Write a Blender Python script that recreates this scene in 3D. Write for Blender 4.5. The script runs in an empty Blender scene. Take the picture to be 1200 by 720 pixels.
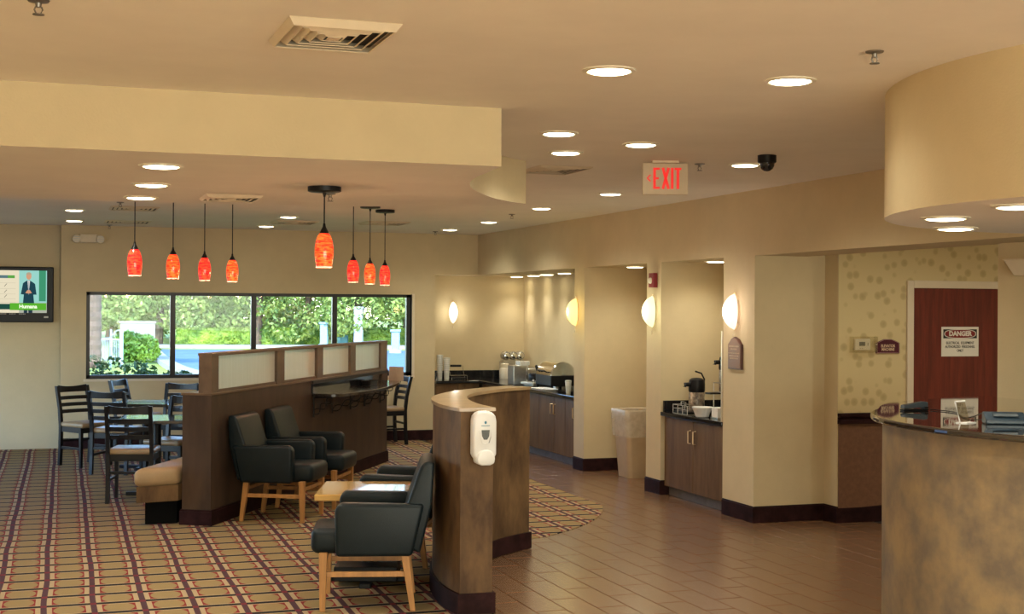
import bpy, bmesh, math, random
import numpy as np
from mathutils import Vector, Matrix

random.seed(7)
S = bpy.context.scene
C = bpy.context.collection

# ---------------------------------------------------------------- camera
CAM_H, F, Y0, ROLL, YAW = 1.77, 1600.0, 362.0, 0.006, math.radians(19)
FW = np.array([math.sin(YAW), math.cos(YAW), 0.0])
RT = np.array([math.cos(YAW), -math.sin(YAW), 0.0])
UP = np.array([0, 0, 1.0])
AX = math.cos(ROLL) * RT + math.sin(ROLL) * UP
AY = math.cos(ROLL) * UP - math.sin(ROLL) * RT

cd = bpy.data.cameras.new('camera')
cam = bpy.data.objects.new('camera', cd)
C.objects.link(cam)
cd.sensor_width = 36.0
cd.lens = F / 1200 * 36
cd.shift_y = 2.0 / 1200
cd.clip_end = 400
m = Matrix.Identity(4)
for i in range(3):
    m[i][0], m[i][1], m[i][2] = AX[i], AY[i], -FW[i]
m[2][3] = CAM_H
cam.matrix_world = m
S.camera = cam

# ---------------------------------------------------------------- view, world, sun
S.view_settings.view_transform = 'Standard'
S.view_settings.look = 'None'
S.view_settings.exposure = 1.35
S.cycles.diffuse_bounces = 6
S.view_settings.gamma = 1.0
S.view_settings.use_curve_mapping = False

W = bpy.data.worlds.new('sky_world')
S.world = W
W.use_nodes = True
wn = W.node_tree
bg = wn.nodes['Background']
sky = wn.nodes.new('ShaderNodeTexSky')
sky.sky_type = 'NISHITA'
sky.sun_disc = False
sky.ozone_density = 6.0
sky.dust_density = 0.1
sky.sun_elevation = math.radians(48)
sky.sun_rotation = math.radians(200)
wn.links.new(sky.outputs[0], bg.inputs[0])
bg.inputs[1].default_value = 0.55

sl = bpy.data.lights.new('sun', 'SUN')
sl.energy = 2.2
sl.angle = math.radians(0.6)
sl.color = (1.0, 0.93, 0.80)
sun = bpy.data.objects.new('sun', sl)
C.objects.link(sun)
sun.rotation_euler = (math.radians(47), 0, math.radians(-28))

# added area light for an assumed glazed entrance; the wall behind it is solid
al = bpy.data.lights.new('assumed_entrance_light', 'AREA')
al.shape = 'RECTANGLE'; al.size = 9.0; al.size_y = 2.5; al.energy = 290; al.color = (0.97, 1.0, 0.86)
alo = bpy.data.objects.new('assumed_entrance_light', al)
C.objects.link(alo)
alo.location = (1.5, -6.1, 1.35); alo.rotation_euler = (math.radians(90), 0, 0)

CAN_W, CAN_COL = 28.0, (1.0, 0.945, 0.79)

# ---------------------------------------------------------------- pixel helpers (1200x720 frame)
def ray(u, v):
    return FW + (u - 600) / F * AX - (v - Y0) / F * AY
def at(u, v, z=0.0):
    d = ray(u, v); t = (z - CAM_H) / d[2]
    return float(d[0] * t), float(d[1] * t)
def at_y(u, v, Y):
    d = ray(u, v); t = Y / d[1]
    return float(d[0] * t), float(d[2] * t + CAM_H)

# ---------------------------------------------------------------- material helpers
MATS = {}
def nodes(name):
    mt = bpy.data.materials.new(name)
    mt.use_nodes = True
    nt = mt.node_tree
    return mt, nt, nt.nodes['Principled BSDF']
def mat(name, col, rough=0.6, metal=0.0, noise=0.0, scale=8.0, bump=0.0, bscale=None, emit=0.0, ecol=None, spec=0.5, trans=0.0, coat=0.0, alpha=1.0, col2=None, stretch=None):
    if name in MATS:
        return MATS[name]
    mt, nt, b = nodes(name)
    b.inputs['Base Color'].default_value = (*col, 1)
    b.inputs['Roughness'].default_value = rough
    b.inputs['Metallic'].default_value = metal
    b.inputs['Specular IOR Level'].default_value = spec
    b.inputs['Coat Weight'].default_value = coat
    b.inputs['Transmission Weight'].default_value = trans
    b.inputs['Alpha'].default_value = alpha
    if emit:
        b.inputs['Emission Color'].default_value = (*(ecol or col), 1)
        b.inputs['Emission Strength'].default_value = emit
    if noise or bump or col2:
        tc = nt.nodes.new('ShaderNodeTexCoord')
        mp = nt.nodes.new('ShaderNodeMapping')
        nt.links.new(tc.outputs['Object'], mp.inputs[0])
        if stretch:
            mp.inputs['Scale'].default_value = stretch
        if noise or col2:
            nz = nt.nodes.new('ShaderNodeTexNoise')
            nz.inputs['Scale'].default_value = scale
            nz.inputs['Detail'].default_value = 10
            nz.inputs['Roughness'].default_value = 0.62
            nt.links.new(mp.outputs[0], nz.inputs[0])
            rp = nt.nodes.new('ShaderNodeValToRGB')
            a = col2 if col2 else tuple(c * (1 - noise) for c in col)
            z = col if col2 else tuple(min(1, c * (1 + noise)) for c in col)
            rp.color_ramp.elements[0].color = (*a, 1)
            rp.color_ramp.elements[1].color = (*z, 1)
            rp.color_ramp.elements[0].position = 0.36
            rp.color_ramp.elements[1].position = 0.67
            nt.links.new(nz.outputs[0], rp.inputs[0])
            nt.links.new(rp.outputs[0], b.inputs['Base Color'])
        if bump:
            n2 = nt.nodes.new('ShaderNodeTexNoise')
            n2.inputs['Scale'].default_value = bscale or 120
            n2.inputs['Detail'].default_value = 3
            nt.links.new(mp.outputs[0], n2.inputs[0])
            bp = nt.nodes.new('ShaderNodeBump')
            bp.inputs['Strength'].default_value = bump
            bp.inputs['Distance'].default_value = 0.004
            nt.links.new(n2.outputs[0], bp.inputs['Height'])
            nt.links.new(bp.outputs[0], b.inputs['Normal'])
    MATS[name] = mt
    return mt
def emitter(name, col, strength):
    if name in MATS:
        return MATS[name]
    mt = bpy.data.materials.new(name)
    mt.use_nodes = True
    nt = mt.node_tree
    nt.nodes.clear()
    e = nt.nodes.new('ShaderNodeEmission')
    o = nt.nodes.new('ShaderNodeOutputMaterial')
    e.inputs[0].default_value = (*col, 1)
    e.inputs[1].default_value = strength
    nt.links.new(e.outputs[0], o.inputs[0])
    MATS[name] = mt
    return mt
def clear_glass(name, tint=(1, 1, 1), gloss=0.06, rough=0.0):
    mt = bpy.data.materials.new(name)
    mt.use_nodes = True
    nt = mt.node_tree
    nt.nodes.clear()
    t = nt.nodes.new('ShaderNodeBsdfTransparent')
    g = nt.nodes.new('ShaderNodeBsdfGlossy')
    mx = nt.nodes.new('ShaderNodeMixShader')
    o = nt.nodes.new('ShaderNodeOutputMaterial')
    t.inputs[0].default_value = (*tint, 1)
    g.inputs['Roughness'].default_value = rough
    mx.inputs[0].default_value = gloss
    nt.links.new(t.outputs[0], mx.inputs[1])
    nt.links.new(g.outputs[0], mx.inputs[2])
    nt.links.new(mx.outputs[0], o.inputs[0])
    MATS[name] = mt
    return mt

WALL = mat('wall_paint', (0.575, 0.468, 0.283), 0.85, noise=0.04, scale=3, bump=0.25, bscale=90)
CEIL = mat('ceiling_paint', (0.80, 0.75, 0.655), 0.9, noise=0.03, scale=2, bump=0.15, bscale=60)
BASE = mat('mahogany_base', (0.024, 0.009, 0.009), 0.6, noise=0.4, scale=9, spec=0.08)
LAM = mat('mottled_bronze_laminate', (0.18, 0.105, 0.048), 0.46, col2=(0.070, 0.040, 0.022), scale=5.5, bump=0.1, spec=0.12, stretch=(1, 1, 0.45))
DESKLAM = mat('mottled_desk_laminate', (0.29, 0.20, 0.098), 0.5, col2=(0.15, 0.112, 0.075), scale=4.5, bump=0.1, spec=0.3)
DIVLAM = mat('dark_divider_laminate', (0.080, 0.048, 0.030), 0.45, col2=(0.045, 0.028, 0.019), scale=6, stretch=(1, 1, 0.3), bump=0.1, spec=0.3)
CAPLAM = mat('satin_cap_laminate', (0.36, 0.24, 0.12), 0.28, noise=0.2, scale=5, coat=0.3)
GRAN = mat('black_granite', (0.012, 0.012, 0.013), 0.08, noise=0.8, scale=90, spec=0.6)
DESKTOP = mat('polished_brown_granite', (0.02, 0.015, 0.012), 0.04, noise=0.7, scale=120, spec=1.0, coat=1.0)
CAB = mat('walnut_cabinet', (0.165, 0.097, 0.044), 0.5, col2=(0.105, 0.060, 0.029), scale=4, stretch=(3, 3, 0.5), spec=0.15)
TOE = mat('grey_toe_kick', (0.16, 0.15, 0.14), 0.5, noise=0.2)
STEEL = mat('brushed_steel', (0.55, 0.53, 0.50), 0.28, metal=1.0, noise=0.1, scale=30)
CHROME = mat('chrome', (0.8, 0.8, 0.8), 0.08, metal=1.0, noise=0.03)
BRASS = mat('brushed_brass', (0.70, 0.55, 0.33), 0.3, metal=1.0, noise=0.1)
BLACK = mat('black_plastic', (0.006, 0.006, 0.007), 0.4, noise=0.2, spec=0.25)
IRON = mat('wrought_iron', (0.012, 0.010, 0.010), 0.5, noise=0.3)
WHITE = mat('white_plastic', (0.78, 0.78, 0.76), 0.3, noise=0.02)
CREAM = mat('cream_plastic', (0.62, 0.52, 0.36), 0.45, noise=0.04)
TRIMW = mat('cream_trim', (0.68, 0.58, 0.42), 0.45, noise=0.03)
LEATHER = mat('dark_teal_leather', (0.0055, 0.0115, 0.0145), 0.40, spec=0.24, noise=0.15, scale=4, bump=0.25, bscale=200)
BEECH = mat('honey_beech', (0.40, 0.19, 0.055), 0.4, noise=0.18, scale=6, stretch=(4, 4, 0.6))
TABLEW = mat('honey_table_top', (0.55, 0.33, 0.10), 0.16, noise=0.15, scale=5, stretch=(0.6, 5, 5), coat=0.4)
DARKW = mat('black_stained_wood', (0.005, 0.005, 0.006), 0.36, noise=0.3, scale=6, spec=0.35)
SEATV = mat('tan_vinyl_seat', (0.33, 0.225, 0.12), 0.38, noise=0.1, scale=5, bump=0.1)
TABLED = mat('dark_table_top', (0.03, 0.03, 0.028), 0.12, noise=0.2, coat=0.5)
def frosted():
    mt = bpy.data.materials.new('frosted_panel'); mt.use_nodes = True; nt = mt.node_tree; nt.nodes.clear()
    tc = nt.nodes.new('ShaderNodeTexCoord'); mp = nt.nodes.new('ShaderNodeMapping'); mp.inputs['Scale'].default_value = (60, 60, 2)
    nz = nt.nodes.new('ShaderNodeTexNoise'); nz.inputs['Scale'].default_value = 1.0
    rp = nt.nodes.new('ShaderNodeValToRGB'); rp.color_ramp.elements[0].color = (0.80, 0.80, 0.70, 1); rp.color_ramp.elements[1].color = (0.93, 0.93, 0.86, 1)
    d = nt.nodes.new('ShaderNodeBsdfDiffuse'); t = nt.nodes.new('ShaderNodeBsdfRefraction'); t.inputs['Roughness'].default_value = 0.45; t.inputs['IOR'].default_value = 1.15; mx = nt.nodes.new('ShaderNodeMixShader'); o = nt.nodes.new('ShaderNodeOutputMaterial')
    L = nt.links.new
    L(tc.outputs['Object'], mp.inputs[0]); L(mp.outputs[0], nz.inputs[0]); L(nz.outputs[0], rp.inputs[0]); L(rp.outputs[0], d.inputs[0]); L(rp.outputs[0], t.inputs[0])
    mx.inputs[0].default_value = 0.55; L(d.outputs[0], mx.inputs[1]); L(t.outputs[0], mx.inputs[2]); L(mx.outputs[0], o.inputs[0])
    return mt
FROST = frosted()
RED = mat('exit_red', (0.30, 0.004, 0.004), 0.5, emit=0.30, ecol=(1, 0.012, 0.010), noise=0.02)
CANLENS = emitter('downlight_lens', (1.0, 0.90, 0.62), 6.0)

# ---------------------------------------------------------------- mesh builder
class MB:
    def __init__(s):
        s.v = []; s.f = []
    def add(s, vs, fs):
        n = len(s.v); s.v += [tuple(map(float, p)) for p in vs]; s.f += [tuple(i + n for i in f) for f in fs]; return s
    def box(s, x0, x1, y0, y1, z0, z1):
        return s.add([(x0, y0, z0), (x1, y0, z0), (x1, y1, z0), (x0, y1, z0), (x0, y0, z1), (x1, y0, z1), (x1, y1, z1), (x0, y1, z1)],
                     [(0, 3, 2, 1), (4, 5, 6, 7), (0, 1, 5, 4), (1, 2, 6, 5), (2, 3, 7, 6), (3, 0, 4, 7)])
    def hexa(s, bot, top):
        return s.add(list(bot) + list(top), [(0, 3, 2, 1), (4, 5, 6, 7), (0, 1, 5, 4), (1, 2, 6, 5), (2, 3, 7, 6), (3, 0, 4, 7)])
    def prism(s, poly, z0, z1):
        n = len(poly)
        vs = [(p[0], p[1], z0) for p in poly] + [(p[0], p[1], z1) for p in poly]
        fs = [tuple(range(n - 1, -1, -1)), tuple(range(n, 2 * n))] + [(i, (i + 1) % n, n + (i + 1) % n, n + i) for i in range(n)]
        return s.add(vs, fs)
    def prism_y(s, poly, y0, y1):        # poly in (x, z), extruded along y
        n = len(poly)
        vs = [(p[0], y0, p[1]) for p in poly] + [(p[0], y1, p[1]) for p in poly]
        fs = [tuple(range(n)), tuple(range(2 * n - 1, n - 1, -1))] + [(i, n + i, n + (i + 1) % n, (i + 1) % n) for i in range(n)]
        return s.add(vs, fs)
    def prism_x(s, poly, x0, x1):        # poly in (y, z), extruded along x
        n = len(poly)
        vs = [(x0, p[0], p[1]) for p in poly] + [(x1, p[0], p[1]) for p in poly]
        fs = [tuple(range(n)), tuple(range(2 * n - 1, n - 1, -1))] + [(i, n + i, n + (i + 1) % n, (i + 1) % n) for i in range(n)]
        return s.add(vs, fs)
    def tube(s, pts, r, n=8, closed=False):
        pts = [Vector(p) for p in pts]; k = len(pts)
        rs = r if isinstance(r, (list, tuple)) else [r] * k
        vs = []; fs = []
        for i, p in enumerate(pts):
            if closed:
                t = pts[(i + 1) % k] - pts[i - 1]
            else:
                t = pts[min(i + 1, k - 1)] - pts[max(i - 1, 0)]
            t.normalize()
            a = Vector((0, 0, 1)) if abs(t.z) < 0.9 else Vector((1, 0, 0))
            e1 = t.cross(a).normalized(); e2 = t.cross(e1)
            for j in range(n):
                w = 2 * math.pi * j / n
                vs.append(p + (e1 * math.cos(w) + e2 * math.sin(w)) * rs[i])
        for i in range(k if closed else k - 1):
            i2 = (i + 1) % k
            for j in range(n):
                fs.append((i * n + j, i * n + (j + 1) % n, i2 * n + (j + 1) % n, i2 * n + j))
        if not closed:
            fs.append(tuple(range(n))[::-1]); fs.append(tuple(range((k - 1) * n, k * n)))
        return s.add(vs, fs)
    def lathe(s, prof, c=(0, 0, 0), n=24, caps=True):
        k = len(prof); vs = []; fs = []
        for r, z in prof:
            for j in range(n):
                w = 2 * math.pi * j / n
                vs.append((c[0] + r * math.cos(w), c[1] + r * math.sin(w), c[2] + z))
        for i in range(k - 1):
            for j in range(n):
                fs.append((i * n + j, i * n + (j + 1) % n, (i + 1) * n + (j + 1) % n, (i + 1) * n + j))
        if caps:
            fs.append(tuple(range(n))[::-1]); fs.append(tuple(range((k - 1) * n, k * n)))
        return s.add(vs, fs)
    def ball(s, c, rx, ry, rz, n=16, k=10):
        return s.xf(MB().lathe([(max(1e-4, math.sin(math.pi * i / k)), -math.cos(math.pi * i / k)) for i in range(k + 1)], n=n), lambda p: (c[0] + p[0] * rx, c[1] + p[1] * ry, c[2] + p[2] * rz))
    def xf(s, o, fn):
        return s.add([fn(p) for p in o.v], o.f)
    def build(s, name, mt, parent=None, smooth=False, bevel=0.0, seg=2):
        me = bpy.data.meshes.new(name)
        bm = bmesh.new()
        vv = [bm.verts.new(p) for p in s.v]
        for f in s.f:
            try:
                bm.faces.new([vv[i] for i in f])
            except ValueError:
                pass
        bmesh.ops.recalc_face_normals(bm, faces=bm.faces)
        if bevel:
            es = [e for e in bm.edges if len(e.link_faces) == 2 and e.calc_face_angle(0) > 0.5]
            bmesh.ops.bevel(bm, geom=es, offset=bevel, segments=seg, affect='EDGES', profile=0.5, clamp_overlap=True)
        if smooth:
            for f in bm.faces:
                f.smooth = True
            for e in bm.edges:
                if len(e.link_faces) == 2 and e.calc_face_angle(0) > 0.7:
                    e.smooth = False
        bm.to_mesh(me); bm.free()
        if mt:
            me.materials.append(mt)
        o = bpy.data.objects.new(name, me)
        C.objects.link(o)
        if parent is not None:
            o.parent = parent
        return o
def tag(o, label, cat=None, group=None, kind=None):
    o['label'] = label
    if cat: o['category'] = cat
    if group: o['group'] = group
    if kind: o['kind'] = kind
    return o
def thing(name, label, cat, loc=(0, 0, 0), rz=0.0, group=None, kind=None):
    o = bpy.data.objects.new(name, None)
    o.empty_display_size = 0.1
    C.objects.link(o)
    o.location = loc; o.rotation_euler = (0, 0, rz)
    return tag(o, label, cat, group, kind)
def dup(o, loc=None, rz=None, label=None, group=None, parent=None):
    c = o.copy(); C.objects.link(c)
    if parent is not None: c.parent = parent
    if loc is not None: c.location = loc
    if rz is not None: c.rotation_euler = (0, 0, rz)
    if label: c['label'] = label
    if group: c['group'] = group
    for ch in list(o.children):
        dup(ch, parent=c)
    return c
def struct(o, label):
    return tag(o, label, None, None, 'structure')
def face(f):            # z-rotation that turns local +y to direction f
    return math.atan2(f[1], f[0]) - math.pi / 2
def spline(pts, n=8):
    out = []; k = len(pts)
    for i in range(k - 1):
        p0, p1, p2, p3 = [np.array(pts[max(0, min(k - 1, j))], float) for j in (i - 1, i, i + 1, i + 2)]
        for t in np.linspace(0, 1, n, endpoint=False):
            out.append(tuple(0.5 * ((2 * p1) + (-p0 + p2) * t + (2 * p0 - 5 * p1 + 4 * p2 - p3) * t * t + (-p0 + 3 * p1 - 3 * p2 + p3) * t ** 3)))
    out.append(tuple(pts[-1]))
    return out
def offset_poly(pts, d):    # shift an open polyline sideways (positive: to its left)
    out = []; k = len(pts)
    for i in range(k):
        a = np.array(pts[max(0, i - 1)]); b = np.array(pts[min(k - 1, i + 1)])
        t = (b - a) / (np.linalg.norm(b - a) + 1e-9)
        out.append((pts[i][0] - t[1] * d, pts[i][1] + t[0] * d))
    return out
def text_mesh(body, size, mt, parent, loc, rot, name='lettering', bold=0.0, extr=0.0008, sx=1.0, align='CENTER'):
    cu = bpy.data.curves.new(name, 'FONT')
    cu.body = body; cu.size = size; cu.align_x = align; cu.align_y = 'CENTER'
    cu.extrude = extr; cu.offset = bold; cu.resolution_u = 3
    t = bpy.data.objects.new(name, cu)
    C.objects.link(t)
    dg = bpy.context.evaluated_depsgraph_get()
    me = bpy.data.meshes.new_from_object(t.evaluated_get(dg))
    bpy.data.objects.remove(t)
    me.materials.clear(); me.materials.append(mt)
    o = bpy.data.objects.new(name, me)
    C.objects.link(o)
    o.parent = parent; o.location = loc; o.rotation_euler = rot; o.scale = (sx, 1, 1)
    return o

# ================================================================ THE SETTING
ZC = 2.77            # main ceiling
YB = 17.7            # back wall
XR = 5.6             # right wall face
ZH = 2.225           # underside of the header over the niches

# ---- floor: slab, plank tiles, carpet
floor = MB().box(-3.15, 9.6, -6.2, 18.6, -0.14, -0.005).build('floor', mat('grout', (0.022, 0.013, 0.008), 0.9, noise=0.2))
struct(floor, 'dark grouted floor slab under the plank tiles and carpet')
HW_OUT = spline([(2.285, 7.53), (2.268, 7.70), (2.280, 7.96), (2.347, 8.34), (2.476, 8.695), (2.713, 9.09), (2.97, 9.37), (3.262, 9.62)], 6)
HW_IN = spline([(2.478, 7.52), (2.474, 7.76), (2.511, 8.094), (2.59, 8.443), (2.715, 8.754), (2.89, 9.018), (3.144, 9.29), (3.405, 9.475)], 6)
HW_MID = [((a[0] + b[0]) / 2, (a[1] + b[1]) / 2) for a, b in zip(HW_OUT, HW_IN)]
edge = [(2.40, -6.0), (2.38, 5.0)] + HW_MID + spline([(3.40, 9.66), (3.55, 9.86), (3.72, 9.95), (4.03, 10.20), (4.29, 10.48), (4.48, 10.74), (4.65, 11.04), (4.785, 11.36)], 4) + [(4.785, 17.75)]
carpet_poly = edge + [(0.0, 17.83), (-3.0, 17.83), (-3.0, -6.0)]

def carpet_material():
    mt, nt, b = nodes('loop_carpet')
    L = nt.links.new
    tc = nt.nodes.new('ShaderNodeTexCoord')
    sep = nt.nodes.new('ShaderNodeSeparateXYZ')
    L(tc.outputs['Object'], sep.inputs[0])
    def M(op, a, b_=None, c=None):
        n = nt.nodes.new('ShaderNodeMath'); n.operation = op
        for i, q in enumerate((a, b_, c)):
            if q is None: continue
            if isinstance(q, (int, float)): n.inputs[i].default_value = q
            else: L(q, n.inputs[i])
        return n.outputs[0]
    x, y = sep.outputs[0], sep.outputs[1]
    wob = nt.nodes.new('ShaderNodeTexNoise'); wob.inputs['Scale'].default_value = 0.9; wob.inputs['Detail'].default_value = 1
    L(tc.outputs['Object'], wob.inputs[0])
    wv = M('MULTIPLY', M('SUBTRACT', wob.outputs[0], 0.5), 0.035)
    drift = M('MULTIPLY', M('SUBTRACT', y, 8.2), 0.015)
    u = M('FRACT', M('DIVIDE', M('SUBTRACT', M('ADD', x, wv), M('ADD', drift, 0.02 - 28.1)), 0.281))
    v = M('FRACT', M('DIVIDE', M('SUBTRACT', M('ADD', y, M('MULTIPLY', wv, 0.5)), 8.19 - 26.9), 0.269))
    du = M('ABSOLUTE', M('SUBTRACT', u, 0.5)); dv = M('ABSOLUTE', M('SUBTRACT', v, 0.5))
    band = M('GREATER_THAN', du, 0.438); row = M('GREATER_THAN', dv, 0.405)
    inner = M('MULTIPLY', M('LESS_THAN', du, 0.335), M('LESS_THAN', dv, 0.35))
    ell = M('ADD', M('POWER', M('DIVIDE', du, 0.31), 2.0), M('POWER', M('DIVIDE', dv, 0.43), 2.0))
    red = M('MULTIPLY', inner, M('GREATER_THAN', ell, 1.0))
    def mix(fac, a, b_):
        n = nt.nodes.new('ShaderNodeMix'); n.data_type = 'RGBA'
        L(fac, n.inputs[0])
        for i, q in ((6, a), (7, b_)):
            if isinstance(q, tuple): n.inputs[i].default_value = (*q, 1)
            else: L(q, n.inputs[i])
        return n.outputs[2]
    c = mix(inner, (0.36, 0.265, 0.15), (0.25, 0.175, 0.075))
    c = mix(red, c, (0.20, 0.018, 0.018))
    c = mix(row, c, (0.012, 0.009, 0.009))
    c = mix(band, c, (0.070, 0.032, 0.036))
    c = mix(M('MULTIPLY', band, row), c, (0.15, 0.02, 0.026))
    nz = nt.nodes.new('ShaderNodeTexNoise'); nz.inputs['Scale'].default_value = 260
    L(tc.outputs['Object'], nz.inputs[0])
    hs = nt.nodes.new('ShaderNodeHueSaturation')
    L(c, hs.inputs['Color']); L(M('MULTIPLY_ADD', nz.outputs[0], 0.5, 0.75), hs.inputs['Value'])
    L(hs.outputs[0], b.inputs['Base Color'])
    b.inputs['Roughness'].default_value = 0.95
    b.inputs['Specular IOR Level'].default_value = 0.15
    bp = nt.nodes.new('ShaderNodeBump'); bp.inputs['Strength'].default_value = 0.4; bp.inputs['Distance'].default_value = 0.003
    L(nz.outputs[0], bp.inputs['Height']); L(bp.outputs[0], b.inputs['Normal'])
    return mt
car = MB().prism(carpet_poly, -0.02, 0.005).build('carpet', carpet_material(), floor)
car['label'] = 'gold carpet patterned with red brackets and dark bands'

def in_poly(x, y, poly):
    r = False; j = len(poly) - 1
    for i in range(len(poly)):
        if (poly[i][1] > y) != (poly[j][1] > y) and x < (poly[j][0] - poly[i][0]) * (y - poly[i][1]) / (poly[j][1] - poly[i][1]) + poly[i][0]:
            r = not r
        j = i
    return r
def pj(x, y, z):
    p = np.array([x, y, z - CAM_H]); w = p @ FW
    return 600 + F * (p @ AX) / w, Y0 - F * (p @ AY) / w
TILE = mat('wood_look_tile', (0.185, 0.098, 0.050), 0.26, col2=(0.120, 0.062, 0.033), scale=2.2, stretch=(1, 6, 1), spec=0.6)
TW, TL = 0.1935, 0.553
def tile_mesh():
    o = MB().box(-TW / 2 + 0.0026, TW / 2 - 0.0026, -TL / 2 + 0.0048, TL / 2 - 0.0048, -0.0045, 0.0).build('tile', TILE, floor, bevel=0.0008, seg=1)
    return o
tile0 = tile_mesh(); used = False
rest = MB(); n_t = 0
cands = []
for k in range(-6, 32):
    for q in range(-26, 20):
        cx = 3.315 + (k + 0.5) * TW; cy = 7.775 + (q + 0.5) * TL + (k % 2) * 0.264
        if cy < -5.9 or cy > 17.5 or cx > 9.4 or (cy > 14.3 and cx > 5.75): continue
        if all(in_poly(cx + a * TW / 2, cy + b * TL / 2, carpet_poly) for a in (-1, 1) for b in (-1, 1)): continue
        if cx > 6.4 and cy > 9.8: continue
        vis = False
        if cy > 6.3:
            u, v = pj(cx, cy, 0)
            vis = 560 < u < 1050 and v < 760 and not (cx > 6.35)
        cands.append((cy, cx, vis))
cands.sort()
for cy, cx, vis in cands:
    if vis and n_t < 300:
        t = tile0 if n_t == 0 else tile0.copy()
        if n_t: C.objects.link(t)
        t.location = (cx, cy, 0); n_t += 1
    else:
        rest.box(cx - TW / 2 + 0.0026, cx + TW / 2 - 0.0026, cy - TL / 2 + 0.0048, cy + TL / 2 - 0.0048, -0.0045, 0)
rf = rest.build('tile_field', TILE, floor)
rf['kind'] = 'stuff'

# ---- ceiling, soffit, drum
struct(MB().box(-3.3, 9.7, -6.3, 18.7, ZC, ZC + 0.12).build('ceiling', CEIL), 'flat warm beige main ceiling of the lobby')
soff = [(-3.0, 6.46)] + spline([(2.163, 6.46), (2.197, 6.81), (2.223, 7.10), (2.307, 7.45), (2.448, 7.81), (2.69, 8.25), (2.90, 8.53), (3.09, 8.70)], 5) + spline([(3.09, 8.70), (2.70, 8.94), (2.365, 9.26), (1.87, 9.48), (1.40, 9.55)], 5)[1:] + [(-3.0, 9.6)]
def two_tone(o, other):      # the underside keeps the ceiling paint, the upright faces take the wall paint
    o.data.materials.append(other)
    for p in o.data.polygons:
        if abs(p.normal.z) < 0.5: p.material_index = 1
    return o
struct(two_tone(MB().prism(soff, 2.48, ZC).build('ceiling_soffit', CEIL), WALL), 'long dropped ceiling soffit with a curved notched end')
drum = [(5.05 + 1.62 * math.cos(a), 4.52 + 1.66 * math.sin(a)) for a in np.linspace(0, 2 * math.pi, 96, endpoint=False)]
struct(two_tone(MB().prism(drum, 2.20, ZC).build('ceiling_drum', CEIL, smooth=True), WALL), 'round drum shaped ceiling soffit above the reception desk')

# ---- back wall
WX0, WX1, WZ0, WZ1 = 0.52, 4.68, 0.865, 1.950
bw = MB()
bw.box(0.22, WX0, YB, YB + 0.2, 0, ZC).box(WX0, WX1, YB, YB + 0.2, 0, WZ0).box(WX0, WX1, YB, YB + 0.2, WZ1, ZC).box(WX1, 5.0, YB, YB + 0.2, 0, ZC)
bw.box(5.0, XR, YB, YB + 0.12, ZH, ZC)
struct(bw.build('wall_back', WALL), 'tan painted back wall with a wide four pane window')
struct(MB().box(-3.15, 0.22, YB + 0.14, YB + 0.3, 0, ZC).box(0.22, 0.30, YB + 0.05, YB + 0.3, 0, ZC).build('wall_back_left', WALL), 'recessed tan wall that carries the television')
struct(MB().box(4.84, 6.6, 18.36, 18.5, 0, ZC).box(4.84, 5.0, YB + 0.2, 18.4, 0, ZC).build('wall_alcove_back', WALL), 'back wall of the corner buffet alcove')
struct(MB().box(6.5, 6.64, 14.13, 18.4, 0, ZC).box(6.44, 6.5, 13.99, 14.12, 0, ZH).build('wall_alcove_right', WALL), 'right wall of the corner buffet alcove')
struct(MB().box(XR, 6.5, 14.13, 18.36, ZH, ZC).box(5.0, XR, YB + 0.12, 18.36, ZH, ZC).build('ceiling_alcove', WALL), 'lowered ceiling and header over the buffet alcove')

# ---- right wall with niches
rw = MB()
for y0, y1 in ((13.83, 14.13), (11.88, 12.21), (10.07, 10.62)):
    rw.box(XR, 6.27 if y0 < 11 else 6.45, y0, y1, 0, ZH)
rw.box(6.36, 6.5, 10.3, 14.0, 0, ZH)
rw.box(6.26, 6.45, 10.12, 10.61, 0, ZH)
rw.box(6.27, 6.42, 9.87, 10.07, 0, ZC)
rw.box(XR, 6.42, 10.07, 14.13, ZH, ZC)          # header over the niches
rw.box(XR, 6.10, 2.0, 10.07, ZH, ZC)            # header running on over the desk opening
struct(rw.build('wall_right', WALL), 'tan right wall with pillars, niches and a deep header')
def wallpaper():
    mt, nt, b = nodes('dandelion_wallpaper')
    L = nt.links.new
    tc = nt.nodes.new('ShaderNodeTexCoord')
    vo = nt.nodes.new('ShaderNodeTexVoronoi'); vo.inputs['Scale'].default_value = 10.5
    L(tc.outputs['Object'], vo.inputs['Vector'])
    rp = nt.nodes.new('ShaderNodeValToRGB')
    e = rp.color_ramp.elements
    e[0].position = 0.05; e[0].color = (0.40, 0.30, 0.14, 1)
    e[1].position = 0.42; e[1].color = (0.62, 0.50, 0.26, 1)
    k = rp.color_ramp.elements.new(0.29); k.color = (0.48, 0.37, 0.18, 1)
    L(vo.outputs['Distance'], rp.inputs[0])
    n = nt.nodes.new('ShaderNodeTexNoise'); n.inputs['Scale'].default_value = 60
    L(tc.outputs['Object'], n.inputs[0])
    mx = nt.nodes.new('ShaderNodeMix'); mx.data_type = 'RGBA'; mx.inputs[0].default_value = 0.2
    L(rp.outputs[0], mx.inputs[6]); mx.inputs[7].default_value = (0.60, 0.49, 0.26, 1)
    L(mx.outputs[2], b.inputs['Base Color'])
    b.inputs['Roughness'].default_value = 0.8
    return mt
YW = 9.865
struct(MB().box(6.274, 9.6, YW, YW + 0.15, 0, ZC).build('wall_paper', wallpaper()), 'yellow wallpapered wall with soft round dandelion motifs')
struct(MB().box(6.275, 6.98, YW - 0.012, YW + 0.01, 0.10, 0.83).build('trim_1', mat('wainscot_brown', (0.16, 0.075, 0.04), 0.5, noise=0.15, scale=30)), 'red brown wainscot panel below the wallpaper')
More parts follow.
